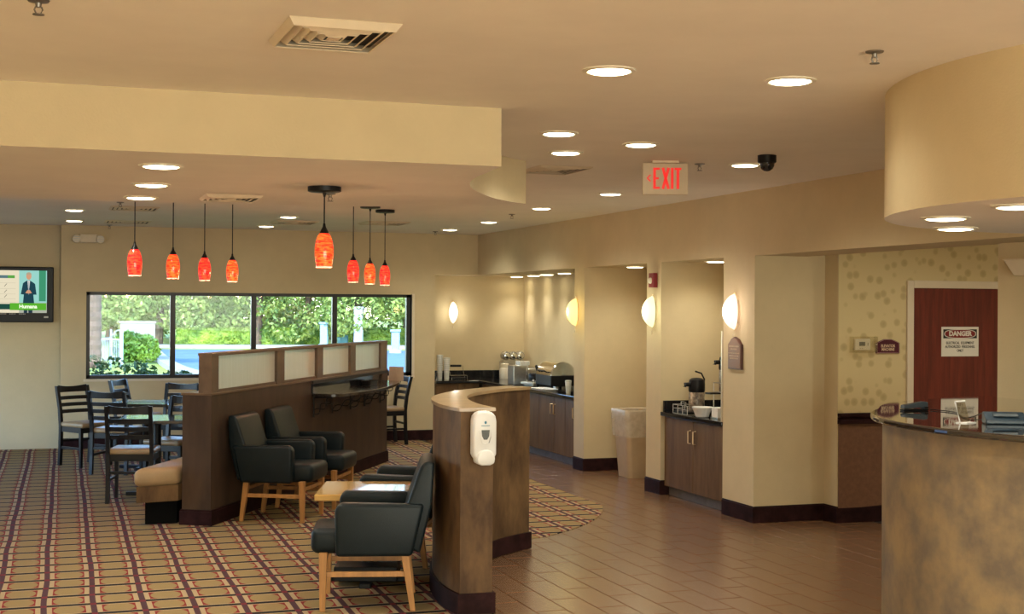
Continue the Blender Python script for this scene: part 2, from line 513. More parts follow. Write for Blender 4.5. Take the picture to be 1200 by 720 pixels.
struct(MB().box(6.272, 6.98, YW - 0.035, YW + 0.01, 0.825, 0.862).box(6.272, 6.98, YW - 0.02, YW + 0.01, 0.862, 0.885).box(6.272, 6.98, YW - 0.045, YW + 0.01, 0.885, 0.915).build('trim_2', BASE, bevel=0.004), 'dark mahogany chair rail moulding over the wainscot')
struct(MB().box(6.04, 6.25, 4.4, 7.57, 0, ZH).build('wall_pier', WALL), 'plain beige wall pier behind the reception desk')
# unseen shell
MBs = MB().box(-3.15, -3.0, -6.3, 17.84, 0, 0.3).box(-3.15, -3.0, -6.3, 17.84, 1.95, ZC)
for y0, y1 in ((-6.3, 11.0), (13.0, 13.2), (15.2, 15.4), (17.3, 17.84)):  # gaps left for assumed windows that let bluish sky light in
    MBs.box(-3.15, -3.0, y0, y1, 0.3, 1.95)
struct(MBs.build('wall_left', WALL), 'tan left side wall with assumed tall window openings')
struct(MB().box(-3.15, 9.7, -6.35, -6.2, 0, ZC).build('wall_front', WALL), 'tan wall closing the lobby on the assumed entrance side')
struct(MB().box(9.6, 9.75, -6.3, 10.0, 0, ZC).build('wall_office', WALL), 'tan wall closing the office behind the desk')

# ---- baseboards
def base_run(name, pts, label, h=0.125, t=0.014, sl=True):
    mb = MB()
    for (ax, ay), (bx, by) in zip(pts[:-1], pts[1:]):
        d = np.array([bx - ax, by - ay]); L_ = np.linalg.norm(d); d = d / L_; n = np.array([d[1], -d[0]])
        a = np.array([ax, ay]) - d * 0.0; b = np.array([bx, by]) + d * t
        mb.hexa([(*(a), 0), (*(b), 0), (*(b + n * t), 0), (*(a + n * t), 0)][::1], [(*(a), h), (*(b), h), (*(b + n * t), h), (*(a + n * t), h)])
        mb.hexa([(*(a), h), (*(b), h), (*(b + n * t * 0.6), h), (*(a + n * t * 0.6), h)], [(*(a), h + 0.012), (*(b), h + 0.012), (*(b + n * t * 0.3), h + 0.012), (*(a + n * t * 0.3), h + 0.012)])
    return struct(mb.build(name, BASE), label)
base_run('baseboard_back', [(0.21, YB), (4.99, YB)], 'dark mahogany baseboard along the window wall')
base_run('baseboard_right', [(6.36, 13.83), (XR, 13.83), (XR, 14.12)][::-1], 'dark mahogany baseboard around the pillar beside the trash can')
base_run('baseboard_pillar', [(XR, 12.21), (XR, 11.88), (6.35, 11.88)], 'dark mahogany baseboard around the pillar with the fire alarm')
base_run('baseboard_corner', [(XR, 10.61), (XR, 10.07), (6.27, 10.07), (6.27, 9.865), (6.99, 9.853)], 'dark mahogany baseboard from the signed pillar to the wallpapered wall')

# ---- window 1
win = thing('window_1', 'wide black framed four pane window looking onto a green garden', None, (0, 0, 0), kind='structure')
DK = mat('black_window_frame', (0.010, 0.011, 0.012), 0.4, noise=0.2)
PANE = clear_glass('window_glass', (0.97, 0.99, 0.98), 0.012)
fy0, fy1 = YB + 0.06, YB + 0.13
MB().box(WX0, WX1, fy0, fy1, WZ0, WZ0 + 0.045).box(WX0, WX1, fy0, fy1, WZ1 - 0.04, WZ1).box(WX0, WX0 + 0.045, fy0, fy1, WZ0, WZ1).box(WX1 - 0.06, WX1, fy0, fy1, WZ0, WZ1).build('window_frame', DK, win)
mx_ = [1.57, 2.588, 3.646]
for xm in mx_:
    MB().box(xm - 0.032, xm + 0.032, fy0, fy1, WZ0 + 0.04, WZ1 - 0.035).build('mullion', DK, win)
xs = [WX0 + 0.045] + mx_ + [WX1 - 0.06]
for a, b in zip(xs[:-1], xs[1:]):
    MB().box(a, b, fy0 + 0.03, fy0 + 0.036, WZ0 + 0.04, WZ1 - 0.035).build('pane', PANE, win)
MB().box(WX0 - 0.03, WX1 + 0.04, YB - 0.012, YB + 0.06, WZ0 - 0.03, WZ0).box(WX1, WX1 + 0.035, YB - 0.008, YB + 0.06, WZ0, WZ1 + 0.01).build('sill', TRIMW, win)

# ---- door 1 (behind the desk)
dr = thing('door_1', 'dark red wooden door with a danger notice', None, kind='structure')
DOORM = mat('cherry_door', (0.130, 0.018, 0.010), 0.35, noise=0.3, scale=5, stretch=(5, 5, 0.4), coat=0.2)
MB().box(7.0, 7.9, YW - 0.012, YW + 0.02, 0.005, 1.966).build('door_leaf', DOORM, dr)
MB().box(6.935, 7.0, YW - 0.022, YW + 0.02, 0, 2.03).box(7.9, 7.965, YW - 0.022, YW + 0.02, 0, 2.03).box(7.0, 7.9, YW - 0.022, YW + 0.02, 1.966, 2.03).build('door_frame', TRIMW, dr, bevel=0.006)
MB().tube([(7.82, YW - 0.012, 1.0), (7.82, YW - 0.06, 1.0), (7.72, YW - 0.065, 1.0)], 0.009).build('handle', STEEL, dr, smooth=True)

# ================================================================ FIXED FURNITURE
# ---- long divider with frosted panels
DD = np.array([0.513, 0.858]); DN = np.array([0.858, -0.513])      # along, and out to the right
DS = np.array([1.295, 11.19])                                     # near right corner on the floor
def dv(a, n, z):
    p = DS + DD * a + DN * n
    return (float(p[0]), float(p[1]), float(z))
def dbox(mb, a0, a1, n0, n1, z0, z1):
    return mb.hexa([dv(a0, n0, z0), dv(a1, n0, z0), dv(a1, n1, z0), dv(a0, n1, z0)], [dv(a0, n0, z1), dv(a1, n0, z1), dv(a1, n1, z1), dv(a0, n1, z1)])
DL = 4.80
div = thing('divider_partition', 'long diagonal brown partition topped with four frosted panels', 'partition')
dbox(MB(), 0, DL, -0.25, 0, 0, 1.055).build('partition_body', DIVLAM, div)
dbox(MB(), -0.01, DL + 0.01, -0.26, 0.008, 1.055, 1.073).build('ledge', mat('ledge_laminate', (0.14, 0.088, 0.052), 0.35, noise=0.2, scale=6), div, bevel=0.003)
b_ = MB(); dbox(b_, -0.016, DL + 0.016, -0.266, 0.016, 0.002, 0.115); dbox(b_, -0.012, DL + 0.012, -0.262, 0.012, 0.115, 0.13)
b_.build('baseboard', BASE, div)
POST = mat('panel_post_laminate', (0.125, 0.082, 0.052), 0.4, noise=0.2, scale=7)
edges = [(0.36, 1.42), (1.60, 2.47), (2.64, 3.49), (3.66, 4.56)]
posts = [(0.0, 0.36), (1.42, 1.60), (2.47, 2.64), (3.49, 3.66), (4.56, DL)]
posts[0] = (0.0, 0.14); edges[0] = (0.14, 1.42)
for a0, a1 in posts:
    dbox(MB(), a0, a1, -0.11, 0.0, 1.073, 1.372).build('post', POST, div)
dbox(MB(), 0.0, DL, -0.118, 0.006, 1.372, 1.396).build('top_rail', POST, div, bevel=0.003)
dbox(MB(), 0.14, DL - 0.2, -0.10, -0.012, 1.073, 1.096).build('bottom_rail', POST, div)
for a0, a1 in edges:
    dbox(MB(), a0, a1, -0.034, -0.026, 1.096, 1.372).build('frosted_panel', FROST, div)
# grey sill ledge piece seen on the dining side
# ---- half-moon bar shelf on the divider
SA = 2.32
sh = thing('bar_shelf', 'half moon dark stone bar shelf on iron scroll brackets', 'shelf')
arc = spline([(0.0, 0.0), (-0.03, 0.255), (0.25, 0.345), (0.55, 0.385), (1.1, 0.375), (1.65, 0.32), (2.2, 0.225), (2.60, 0.12), (2.72, 0.02)], 6)
poly = [dv(SA + a, n + 0.001, 0)[:2] for a, n in arc] + [dv(SA + 2.72, 0.001, 0)[:2]]
MB().prism(poly, 0.905, 0.935).build('shelf_top', mat('dark_stone_shelf', (0.030, 0.024, 0.020), 0.14, noise=0.4, scale=70, coat=0.4), sh, bevel=0.004)
dbox(MB(), SA - 0.02, SA + 2.44, 0.002, 0.02, 0.935, 1.03).build('backsplash', GRAN, sh)
dbox(MB(), SA - 0.03, SA + 2.46, 0.0105, 0.028, 1.026, 1.056).build('rail', IRON, sh)
for a in (0.03, 0.57, 1.14, 1.62, 2.18):
    ln = np.interp(a, [0, 0.55, 1.65, 2.3], [0.25, 0.38, 0.32, 0.19]) - 0.06
    br = MB()
    br.tube([dv(SA + a, 0.012, 0.905), dv(SA + a, 0.012, 0.70)], 0.009, 6)
    br.tube([dv(SA + a, 0.012, 0.895), dv(SA + a, ln, 0.895)], 0.008, 6)
    p0 = np.array([0.012, 0.73]); p1 = np.array([ln, 0.89])
    d = p1 - p0; nn = np.array([-d[1], d[0]]) / np.linalg.norm(d)
    for sg in (1, -1):
        pts = []
        for t in np.linspace(0, 1, 25):
            q = p0 + d * t + nn * sg * 0.028 * math.sin(t * 3 * math.pi)
            pts.append(dv(SA + a, q[0], q[1]))
        br.tube(pts, 0.0055, 6)
    br.build('scroll_bracket', IRON, sh, smooth=True)

# ---- curved half wall
hw = thing('curved_half_wall', 'curved mottled brown half wall with a pale wood cap', 'half wall')
ring = HW_OUT + HW_IN[::-1]
MB().prism(ring, 0.0, 1.175).build('wall_body', LAM, hw, smooth=True)
co = offset_poly(HW_OUT, 0.012); ci = offset_poly(HW_IN, -0.012)
co[0] = (co[0][0], co[0][1] - 0.012); ci[0] = (ci[0][0], ci[0][1] - 0.012)
MB().prism(co + ci[::-1], 1.176, 1.196).build('cap', CAPLAM, hw, smooth=True)
bo = offset_poly(HW_OUT, 0.016); bi = offset_poly(HW_IN, -0.016)
bo[0] = (bo[0][0], bo[0][1] - 0.016); bi[0] = (bi[0][0], bi[0][1] - 0.016)
bo[-1] = (bo[-1][0] + 0.012, bo[-1][1] + 0.012); bi[-1] = (bi[-1][0] + 0.012, bi[-1][1] + 0.012)
MB().prism(bo + bi[::-1], 0.006, 0.125).build('baseboard', BASE, hw, smooth=True)

# ---- sanitizer dispenser on the end of the half wall
sd = thing('sanitizer_dispenser', 'white hand sanitizer dispenser on the end of the half wall', 'dispenser', (2.402, 7.512, 0.885))
prof = [(-0.068, 0.05), (-0.068, 0.24), (-0.062, 0.268), (-0.045, 0.288), (-0.02, 0.296), (0.02, 0.296), (0.045, 0.288), (0.062, 0.268), (0.068, 0.24), (0.068, 0.05), (0.052, 0.02), (-0.052, 0.02)]
MB().prism_y([(x * 1.0, z) for x, z in prof], -0.085, 0.0).build('housing', WHITE, sd, smooth=True, bevel=0.012, seg=3)
MB().prism_y([(-0.050, 0.0), (-0.055, 0.03), (-0.042, 0.062), (-0.018, 0.078), (0.018, 0.078), (0.042, 0.062), (0.055, 0.03), (0.050, 0.0), (0.025, -0.012), (-0.025, -0.012)], -0.105, -0.01).build('push_lever', WHITE, sd, smooth=True, bevel=0.010, seg=3)
MB().prism_y([(-0.024, 0.19), (0.024, 0.19), (0.021, 0.155), (0.010, 0.135), (-0.010, 0.135), (-0.021, 0.155)], -0.0885, -0.080).build('level_window', mat('smoked_window', (0.10, 0.11, 0.10), 0.25, noise=0.1), sd)
MB().tube([(-0.034, -0.087, 0.185), (-0.032, -0.088, 0.15), (-0.020, -0.088, 0.118), (0, -0.088, 0.108), (0.020, -0.088, 0.118), (0.032, -0.088, 0.15), (0.034, -0.087, 0.185)], 0.003, 6).build('raised_outline', WHITE, sd, smooth=True)
BLUEP = mat('blue_print', (0.05, 0.22, 0.32), 0.5, noise=0.05)
MB().ball((0.0, -0.0855, 0.233), 0.007, 0.0015, 0.009, 10, 6).build('round_mark', BLUEP, sd)
lg = MB()
for i in range(11):
    lg.box(-0.026 + i * 0.0048, -0.0228 + i * 0.0048, -0.0862, -0.0845, 0.212, 0.2165)
lg.build('print_line', BLUEP, sd)

# ---- reception desk
dk = thing('reception_desk', 'rounded mottled brown reception desk with glossy dark counter', 'desk')
cx_, cy_ = 5.66, 5.74
def arc_pts(r, a0=262, a1=134, n=40):
    return [(cx_ + r * math.cos(math.radians(a)), cy_ + r * math.sin(math.radians(a))) for a in np.linspace(a0, a1, n)]
MB().prism(arc_pts(1.52) + spline([(4.604, 6.833), (4.83, 7.12), (5.08, 7.33), (5.35, 7.47), (5.81, 7.66)], 5)[1:] + [(6.03, 7.68), (6.03, 4.25)], 1.168, 1.20).build('counter_top', DESKTOP, dk, bevel=0.010, seg=3)
MB().prism(arc_pts(1.455) + spline([(4.649, 6.786), (4.87, 7.06), (5.10, 7.26), (5.37, 7.40), (5.80, 7.585)], 5)[1:] + [(6.03, 7.60), (6.03, 4.30)], 0.0, 1.168).build('desk_body', DESKLAM, dk, smooth=True)

# ---- booth bench
be = thing('booth_bench', 'tan cushioned booth bench along the partition', 'bench')
def bench_poly(dx, near):
    L0 = DS + DN * (-0.272)
    return [(0.69 + dx, 11.23 + near), (float(L0[0]) - 0.01, float(L0[1]) + near * 0.6 - 0.02), tuple(L0 + DD * 4.2), tuple(DS + DN * (-0.272 - 0.56 + dx) + DD * 4.2)]
MB().prism(bench_poly(0, 0), 0.325, 0.475).build('cushion', SEATV, be, smooth=True, bevel=0.045, seg=4)
MB().prism(bench_poly(0.03, 0.03), 0.20, 0.33).build('bench_base', LAM, be)
MB().prism(bench_poly(0.11, 0.2), 0.007, 0.20).build('plinth', mat('dark_plinth', (0.003, 0.003, 0.003), 0.8, noise=0.2, spec=0.1), be)

# ---- buffet cabinets
def cabinet(name, label, x0, x1, y0, y1, doors, top=0.755, face_dir='x', group=None):
    """doors: list of (a0, a1, side) along the front, pulls at the inner side"""
    t = thing(name, label, 'cabinet')
    if face_dir == 'x':
        MB().box(x0 + 0.02, x1, y0, y1, 0.09, top).build('body', CAB, t)
        MB().box(x0 + 0.07, x1, y0, y1, 0.0, 0.09).build('toe_kick', TOE, t)
        for a0, a1, s in doors:
            d = MB().box(x0, x0 + 0.019, a0 + 0.004, a1 - 0.004, 0.095, top - 0.01).build('door', CAB, t, bevel=0.002, seg=1)
            yp = a0 + 0.05 if s < 0 else a1 - 0.05
            MB().tube([(x0, yp, top - 0.21), (x0 - 0.028, yp, top - 0.205), (x0 - 0.028, yp, top - 0.095), (x0, yp, top - 0.09)], 0.006, 6).build('pull', BRASS, d, smooth=True)
    else:
        MB().box(x0, x1, y0 + 0.02, y1, 0.09, top).build('body', CAB, t)
        MB().box(x0, x1, y0 + 0.07, y1, 0.0, 0.09).build('toe_kick', TOE, t)
        for a0, a1, s in doors:
            d = MB().box(a0 + 0.004, a1 - 0.004, y0, y0 + 0.019, 0.095, top - 0.01).build('door', CAB, t, bevel=0.002, seg=1)
            xp = a0 + 0.05 if s < 0 else a1 - 0.05
            MB().tube([(xp, y0, top - 0.21), (xp, y0 - 0.028, top - 0.205), (xp, y0 - 0.028, top - 0.095), (xp, y0, top - 0.09)], 0.006, 6).build('pull', BRASS, d, smooth=True)
    return t
cabinet('buffet_cabinet', 'walnut buffet base cabinet along the alcove side wall', 5.64, 6.495, 14.14, 17.66, [(14.15, 14.50, -1), (14.50, 14.86, 1), (14.86, 15.36, -1), (15.36, 15.86, 1), (15.86, 16.36, -1), (16.36, 16.9, 1)])
cabinet('buffet_cabinet', 'walnut buffet base cabinet against the alcove back wall', 5.005, 5.63, 17.68, 18.35, [(5.01, 5.32, 1), (5.32, 5.625, -1)], face_dir='y')
ct = thing('buffet_countertop', 'black granite countertop wrapping the alcove corner', 'countertop')
MB().prism([(5.003, 17.64), (5.61, 17.64), (5.61, 14.135), (6.495, 14.135), (6.495, 18.355), (5.003, 18.355)], 0.757, 0.795).build('slab', GRAN, ct, bevel=0.006)
MB().box(5.0, 6.49, 18.33, 18.357, 0.795, 0.90).box(6.47, 6.497, 14.14, 18.33, 0.795, 0.90).build('backsplash', GRAN, ct)
cabinet('coffee_cabinet', 'walnut two door cabinet in the coffee niche', 5.615, 6.355, 10.635, 11.86, [(10.64, 11.22, 1), (11.22, 11.78, -1)])
cc = thing('coffee_countertop', 'black granite countertop in the coffee niche', 'countertop')
MB().box(5.59, 6.355, 10.63, 11.868, 0.757, 0.795).build('slab', GRAN, cc, bevel=0.006)
MB().box(5.62, 6.35, 11.845, 11.872, 0.795, 0.90).box(6.33, 6.357, 10.64, 11.845, 0.795, 0.90).build('backsplash', GRAN, cc)

# ================================================================ LOOSE FURNITURE
# ---- lounge armchairs (local +y is forward)
def make_armchair():
    t = thing('armchair', '', 'armchair')
    MB().box(-0.225, 0.225, -0.20, 0.335, 0.325, 0.475).build('seat', LEATHER, t, smooth=True, bevel=0.045, seg=4)
    for s in (-1, 1):
        x0, x1 = (0.225, 0.315) if s > 0 else (-0.315, -0.225)
        MB().prism_x([(-0.255, 0.325), (0.185, 0.325), (0.192, 0.60), (0.160, 0.635), (-0.325, 0.625)], x0, x1).build('arm', LEATHER, t, smooth=True, bevel=0.026, seg=4)
    MB().prism_x([(-0.30, 0.330), (-0.165, 0.40), (-0.225, 0.62), (-0.305, 0.85), (-0.335, 0.872), (-0.385, 0.865), (-0.372, 0.62)], -0.262, 0.262).build('backrest', LEATHER, t, smooth=True, bevel=0.028, seg=4)
    for s in (-1, 1):
        x = 0.252 * s
        MB().hexa([(x - 0.016, 0.245, 0), (x + 0.016, 0.245, 0), (x + 0.016, 0.277, 0), (x - 0.016, 0.277, 0)],
                  [(x - 0.024, 0.235, 0.34), (x + 0.024, 0.235, 0.34), (x + 0.024, 0.283, 0.34), (x - 0.024, 0.283, 0.34)]).build('leg', BEECH, t, bevel=0.003)
        MB().hexa([(x - 0.016, -0.278, 0), (x + 0.016, -0.278, 0), (x + 0.016, -0.246, 0), (x - 0.016, -0.246, 0)],
                  [(x - 0.024, -0.238, 0.34), (x + 0.024, -0.238, 0.34), (x + 0.024, -0.190, 0.34), (x - 0.024, -0.190, 0.34)]).build('leg', BEECH, t, bevel=0.003)
        MB().box(x - 0.011, x + 0.011, -0.24, 0.25, 0.200, 0.232).build('stretcher', BEECH, t, bevel=0.003)
    MB().box(-0.245, 0.245, 0.249, 0.270, 0.255, 0.285).build('stretcher', BEECH, t, bevel=0.003)
    MB().box(-0.245, 0.245, -0.243, -0.221, 0.255, 0.285).build('stretcher', BEECH, t, bevel=0.003)
    return t
ac = make_armchair()
fA = np.array([0.875, -0.483])
ac.location = (1.915, 11.455, 0.005); ac.rotation_euler[2] = face(fA)
ac['label'] = 'dark leather armchair against the partition near its end with the bench'
ac['group'] = 'lounge armchairs'
dup(ac, (1.915 + 0.80 * 0.506, 11.455 + 0.80 * 0.862, 0.005), face(fA), 'dark leather armchair against the partition beside the bar shelf')
dup(ac, (1.866, 8.022, 0.005), face((-0.965, 0.255)), 'dark leather armchair standing in front of the wooden table, full side in view')
dup(ac, (2.345, 9.285, 0.005), face((-0.90, 0.44)), 'dark leather armchair half hidden behind the wooden table and half wall')

# ---- low table between the armchairs
tb = thing('lounge_table', 'honey wood low table between two leather armchairs', 'table', (2.005, 8.655, 0.0), math.atan2(-0.30, 0.95))
MB().box(-0.31, 0.31, -0.33, 0.33, 0.565, 0.605).build('table_top', TABLEW, tb, bevel=0.004)
MB().lathe([(0.045, 0.02), (0.04, 0.06), (0.04, 0.55), (0.10, 0.565)], n=20).build('column', BLACK, tb, smooth=True)
MB().box(-0.27, 0.27, -0.035, 0.035, 0.006, 0.035).box(-0.035, 0.035, -0.27, 0.27, 0.006, 0.035).build('cross_base', BLACK, tb, bevel=0.004)
MB().box(-0.20, 0.20, -0.20, 0.20, 0.036, 0.13).build('pedestal_box', BLACK, tb, bevel=0.006)

# ---- ladder back dining chairs
def make_chair():
    t = thing('dining_chair', '', 'chair')
    for s in (-1, 1):
        x = 0.192 * s
        pts = [(x, -0.205, 0.0), (x, -0.190, 0.20), (x, -0.185, 0.44), (x, -0.205, 0.62), (x, -0.265, 0.875)]
        mb = MB(); w = 0.017
        for (xa, ya, za), (xb, yb, zb) in zip(pts[:-1], pts[1:]):
            mb.hexa([(xa - w, ya - 0.02, za), (xa + w, ya - 0.02, za), (xa + w, ya + 0.02, za), (xa - w, ya + 0.02, za)], [(xb - w, yb - 0.02, zb), (xb + w, yb - 0.02, zb), (xb + w, yb + 0.02, zb), (xb - w, yb + 0.02, zb)])
        mb.build('leg', DARKW, t)
        MB().hexa([(x - 0.013, 0.172, 0), (x + 0.013, 0.172, 0), (x + 0.013, 0.198, 0), (x - 0.013, 0.198, 0)], [(x - 0.018, 0.165, 0.43), (x + 0.018, 0.165, 0.43), (x + 0.018, 0.203, 0.43), (x - 0.018, 0.203, 0.43)]).build('leg', DARKW, t)
        MB().box(x - 0.009, x + 0.009, -0.18, 0.175, 0.19, 0.215).build('stretcher', DARKW, t)
    MB().box(-0.20, 0.20, -0.185, 0.20, 0.375, 0.435).build('apron', DARKW, t, bevel=0.003)
    MB().box(-0.205, 0.205, -0.185, 0.222, 0.432, 0.485).build('seat', SEATV, t, smooth=True, bevel=0.022, seg=3)
    for z, h in ((0.835, 0.062), (0.742, 0.040), (0.668, 0.040), (0.594, 0.040)):
        y = -0.205 - (z - 0.62) / 0.255 * 0.060
        mb = MB(); n = 8
        vs = []
        for i in range(n + 1):
            xx = -0.18 + 0.36 * i / n; bow = -0.028 * (1 - (2 * i / n - 1) ** 2)
            lift = 0.018 * (2 * i / n - 1) ** 2 if z > 0.8 else 0
            vs += [(xx, y + bow - 0.009, z - h / 2), (xx, y + bow + 0.009, z - h / 2), (xx, y + bow + 0.004, z + h / 2 + lift), (xx, y + bow - 0.014, z + h / 2 + lift)]
        fs = [(0, 1, 2, 3), (4 * n + 3, 4 * n + 2, 4 * n + 1, 4 * n)]
        for i in range(n):
            for j in range(4):
                fs.append((4 * i + j, 4 * i + 4 + j, 4 * i + 4 + (j + 1) % 4, 4 * i + (j + 1) % 4))
        mb.add(vs, fs)
        mb.build('top_rail' if z > 0.8 else 'slat', DARKW, t)
    MB().box(-0.18, 0.18, -0.197, -0.178, 0.26, 0.285).build('stretcher', DARKW, t)
    return t
ch = make_chair(); ch['group'] = 'ladder back dining chairs'
chairs = [((0.80, 12.86), (0.25, 0.968), 'black ladder back chair with tan seat right beside the booth bench end'),
          ((0.76, 15.06), (0.45, 0.89), 'black ladder back chair, back to the lobby, at the far dining table'),
          ((0.47, 15.86), (0.55, -0.83), 'black ladder back chair with bluish sheen below the television'),
          ((1.10, 17.02), (0.87, -0.50), 'black ladder back chair pushed against the wall under the window'),
          ((1.44, 15.98), (-0.44, -0.90), 'black ladder back chair facing the lobby at the far dining table'),
          ((1.22, 13.64), (-0.62, -0.78), 'black ladder back chair tucked between near dining table and partition'),
          ((4.24, 17.30), (-0.99, -0.12), 'black ladder back chair beyond the bar shelf end under the window corner')]
for i, (p, f, lab) in enumerate(chairs):
    o = ch if i == 0 else dup(ch)
    o.location = (p[0], p[1], 0.005); o.rotation_euler = (0, 0, face(f)); o['label'] = lab
def dining_table(loc, rz, label):
    t = thing('dining_table', label, 'table', (*loc, 0.005), rz, 'dark dining tables')
    MB().box(-0.34, 0.34, -0.36, 0.36, 0.69, 0.722).build('table_top', TABLED, t, bevel=0.005)
    MB().lathe([(0.05, 0.03), (0.038, 0.06), (0.038, 0.66), (0.11, 0.69)], n=18).build('column', BLACK, t, smooth=True)
    MB().box(-0.28, 0.28, -0.03, 0.03, 0.0, 0.032).box(-0.03, 0.03, -0.28, 0.28, 0.0, 0.032).build('cross_base', BLACK, t, bevel=0.004)
dining_table((1.03, 13.20), math.radians(-8), 'dark glossy dining table beside the booth bench')
dining_table((1.08, 15.42), math.radians(-20), 'dark glossy dining table standing nearer the window')

# ---- trash can
tc_ = thing('trash_can', 'tan trash can with a clear plastic liner beside the pillar', 'trash can', (5.985, 13.26, 0.0), 0.0)
def rrect(hx, hy, r, n=5):
    out = []
    for sx, sy, a0 in ((1, 1, 0), (-1, 1, 90), (-1, -1, 180), (1, -1, 270)):
        for i in range(n + 1):
            a = math.radians(a0 + 90 * i / n)
            out.append((sx * (hx - r) + r * math.cos(a), sy * (hy - r) + r * math.sin(a)))
    return out
def loft(levels, jit=0.0):
    mb = MB(); vs = []; fs = []; k = 0
    for hx, hy, r, z in levels:
        ring = rrect(hx, hy, r); k = len(ring)
        for i, p in enumerate(ring):
            j = jit * math.sin(i * 2.3 + z * 40) if jit else 0
            vs.append((p[0] * (1 + j), p[1] * (1 + j), z + (j * 0.25 if z < 0.6 else 0)))
    for a in range(len(levels) - 1):
        for i in range(k):
            fs.append((a * k + i, a * k + (i + 1) % k, (a + 1) * k + (i + 1) % k, (a + 1) * k + i))
    return mb.add(vs, fs)
BIN = mat('tan_bin_plastic', (0.42, 0.31, 0.19), 0.5, noise=0.05)
bm_ = loft([(0.165, 0.16, 0.05, 0.0), (0.215, 0.20, 0.05, 0.68), (0.222, 0.207, 0.05, 0.68), (0.222, 0.207, 0.05, 0.70), (0.205, 0.19, 0.05, 0.70), (0.155, 0.15, 0.05, 0.02)])
bm_.add([(p[0], p[1], 0.001) for p in rrect(0.165, 0.16, 0.05)], [tuple(range(24))])
bm_.build('bin', BIN, tc_, smooth=True)
LINER = mat('clear_liner', (0.80, 0.72, 0.58), 0.25, alpha=0.42, noise=0.15, scale=14, bump=0.8, bscale=25)
loft([(0.215, 0.205, 0.05, 0.43), (0.222, 0.212, 0.05, 0.50), (0.228, 0.214, 0.05, 0.60), (0.230, 0.216, 0.05, 0.70), (0.225, 0.21, 0.05, 0.715), (0.203, 0.188, 0.05, 0.705), (0.195, 0.18, 0.05, 0.60)], 0.02).build('liner', LINER, tc_, smooth=True)

# ================================================================ ON THE WALLS
def sconce(loc, rz, col, strength, watt, label):
    t = thing('wall_sconce', label, 'sconce', loc, rz, 'leaf shaped glass wall sconces')
    # local -y points out of the wall; vertical almond bowl
    vs = []; fs = []; nu, nv = 14, 16
    for i in range(nv + 1):
        s = -1 + 2 * i / nv; w = max(0.0, 1 - abs(s) ** 2.0) ** 0.68
        for j in range(nu + 1):
            a = math.pi * j / nu
            vs.append((-0.062 * w * math.cos(a), -0.012 - 0.11 * w * math.sin(a), 0.155 * s))
    for i in range(nv):
        for j in range(nu):
            k = i * (nu + 1) + j
            fs.append((k, k + 1, k + nu + 2, k + nu + 1))
    mt = mat('sconce_glass_' + label.split()[0], col, 0.35, emit=strength, ecol=col, noise=0.05)
    MB().add(vs, fs).build('glass_shade', mt, t, smooth=True)
    MB().box(-0.045, 0.045, -0.012, -0.001, -0.10, 0.10).build('back_plate', CREAM, t, bevel=0.004)
    MB().lathe([(0.002, -0.225), (0.006, -0.215), (0.006, -0.19), (0.003, -0.185)], c=(0, -0.02, 0), n=8).build('drop_finial', CREAM, t, smooth=True)
    MB().lathe([(0.008, 0.150), (0.008, 0.165)], c=(0, -0.012, 0), n=8).build('top_cap', BRASS, t)
    ld = bpy.data.lights.new('sconce_bulb', 'POINT'); ld.energy = watt; ld.color = col; ld.shadow_soft_size = 0.05
    lo = bpy.data.objects.new('sconce_bulb', ld); C.objects.link(lo); lo.parent = t; lo.location = (0, -0.17, 0.0)
    return t
RW = -math.pi / 2       # local -y turned to -x
sconce((XR, 14.06, 1.737), RW, (1.0, 0.80, 0.30), 0.42, 1.3, 'yellow glass leaf sconce on the pillar beside the buffet')
sconce((XR, 12.05, 1.750), RW, (0.90, 0.92, 0.66), 0.30, 1.3, 'pale green glass leaf sconce on the pillar under the fire alarm')
sconce((XR, 10.40, 1.756), RW, (1.0, 0.84, 0.76), 0.36, 1.3, 'pinkish white glass leaf sconce over the arched brown sign')
sconce((5.445, 18.36, 1.712), 0.0, (1.0, 0.94, 0.78), 0.42, 1.3, 'white glass leaf sconce on the alcove back wall')

fa = thing('fire_alarm', 'red fire alarm strobe high on a pillar', 'fire alarm', (XR, 12.02, 2.053), RW)
REDP = mat('alarm_red', (0.22, 0.012, 0.018), 0.4, noise=0.05)
MB().box(-0.055, 0.055, -0.045, 0, -0.07, 0.07).build('housing', REDP, fa, bevel=0.006)
MB().ball((0, -0.05, -0.005), 0.022, 0.03, 0.03).build('strobe_lens', mat('strobe_lens', (0.8, 0.76, 0.6), 0.15, noise=0.05), fa, smooth=True)

sg = thing('arched_sign', 'brown arched wall sign with small cream lines below a sconce', 'sign', (XR - 0.001, 10.375, 1.265), RW)
SGN = mat('brown_sign', (0.20, 0.085, 0.042), 0.4, noise=0.12, scale=8)
arch = [(-0.115, 0), (0.115, 0), (0.115, 0.212), (0.10, 0.222), (0.06, 0.258), (0.0, 0.278), (-0.06, 0.258), (-0.10, 0.222), (-0.115, 0.212)]
MB().prism_y(arch, -0.022, 0).build('plaque', mat('sign_edge', (0.09, 0.03, 0.02), 0.4, noise=0.1), sg, bevel=0.003)
MB().prism_y([(x * 0.92, 0.012 + z * 0.92) for x, z in arch], -0.026, -0.02).build('sign_face', SGN, sg)
CREAMP = mat('cream_print', (0.75, 0.58, 0.38), 0.5, noise=0.05)
ln_ = MB()
for z, w, n in ((0.196, 0.085, 9), (0.172, 0.055, 6), (0.138, 0.098, 14), (0.114, 0.082, 12), (0.092, 0.074, 11)):
    for i in range(n):
        x = -w + 2 * w * (i + 0.1) / n; hh = 0.007 if z > 0.16 else 0.005
        ln_.box(x, x + 2 * w / n * 0.32, -0.0268, -0.0255, z - hh, z + hh)
        ln_.box(x, x + 2 * w / n * 0.70, -0.0268, -0.0255, z - 0.0015, z + 0.0015)
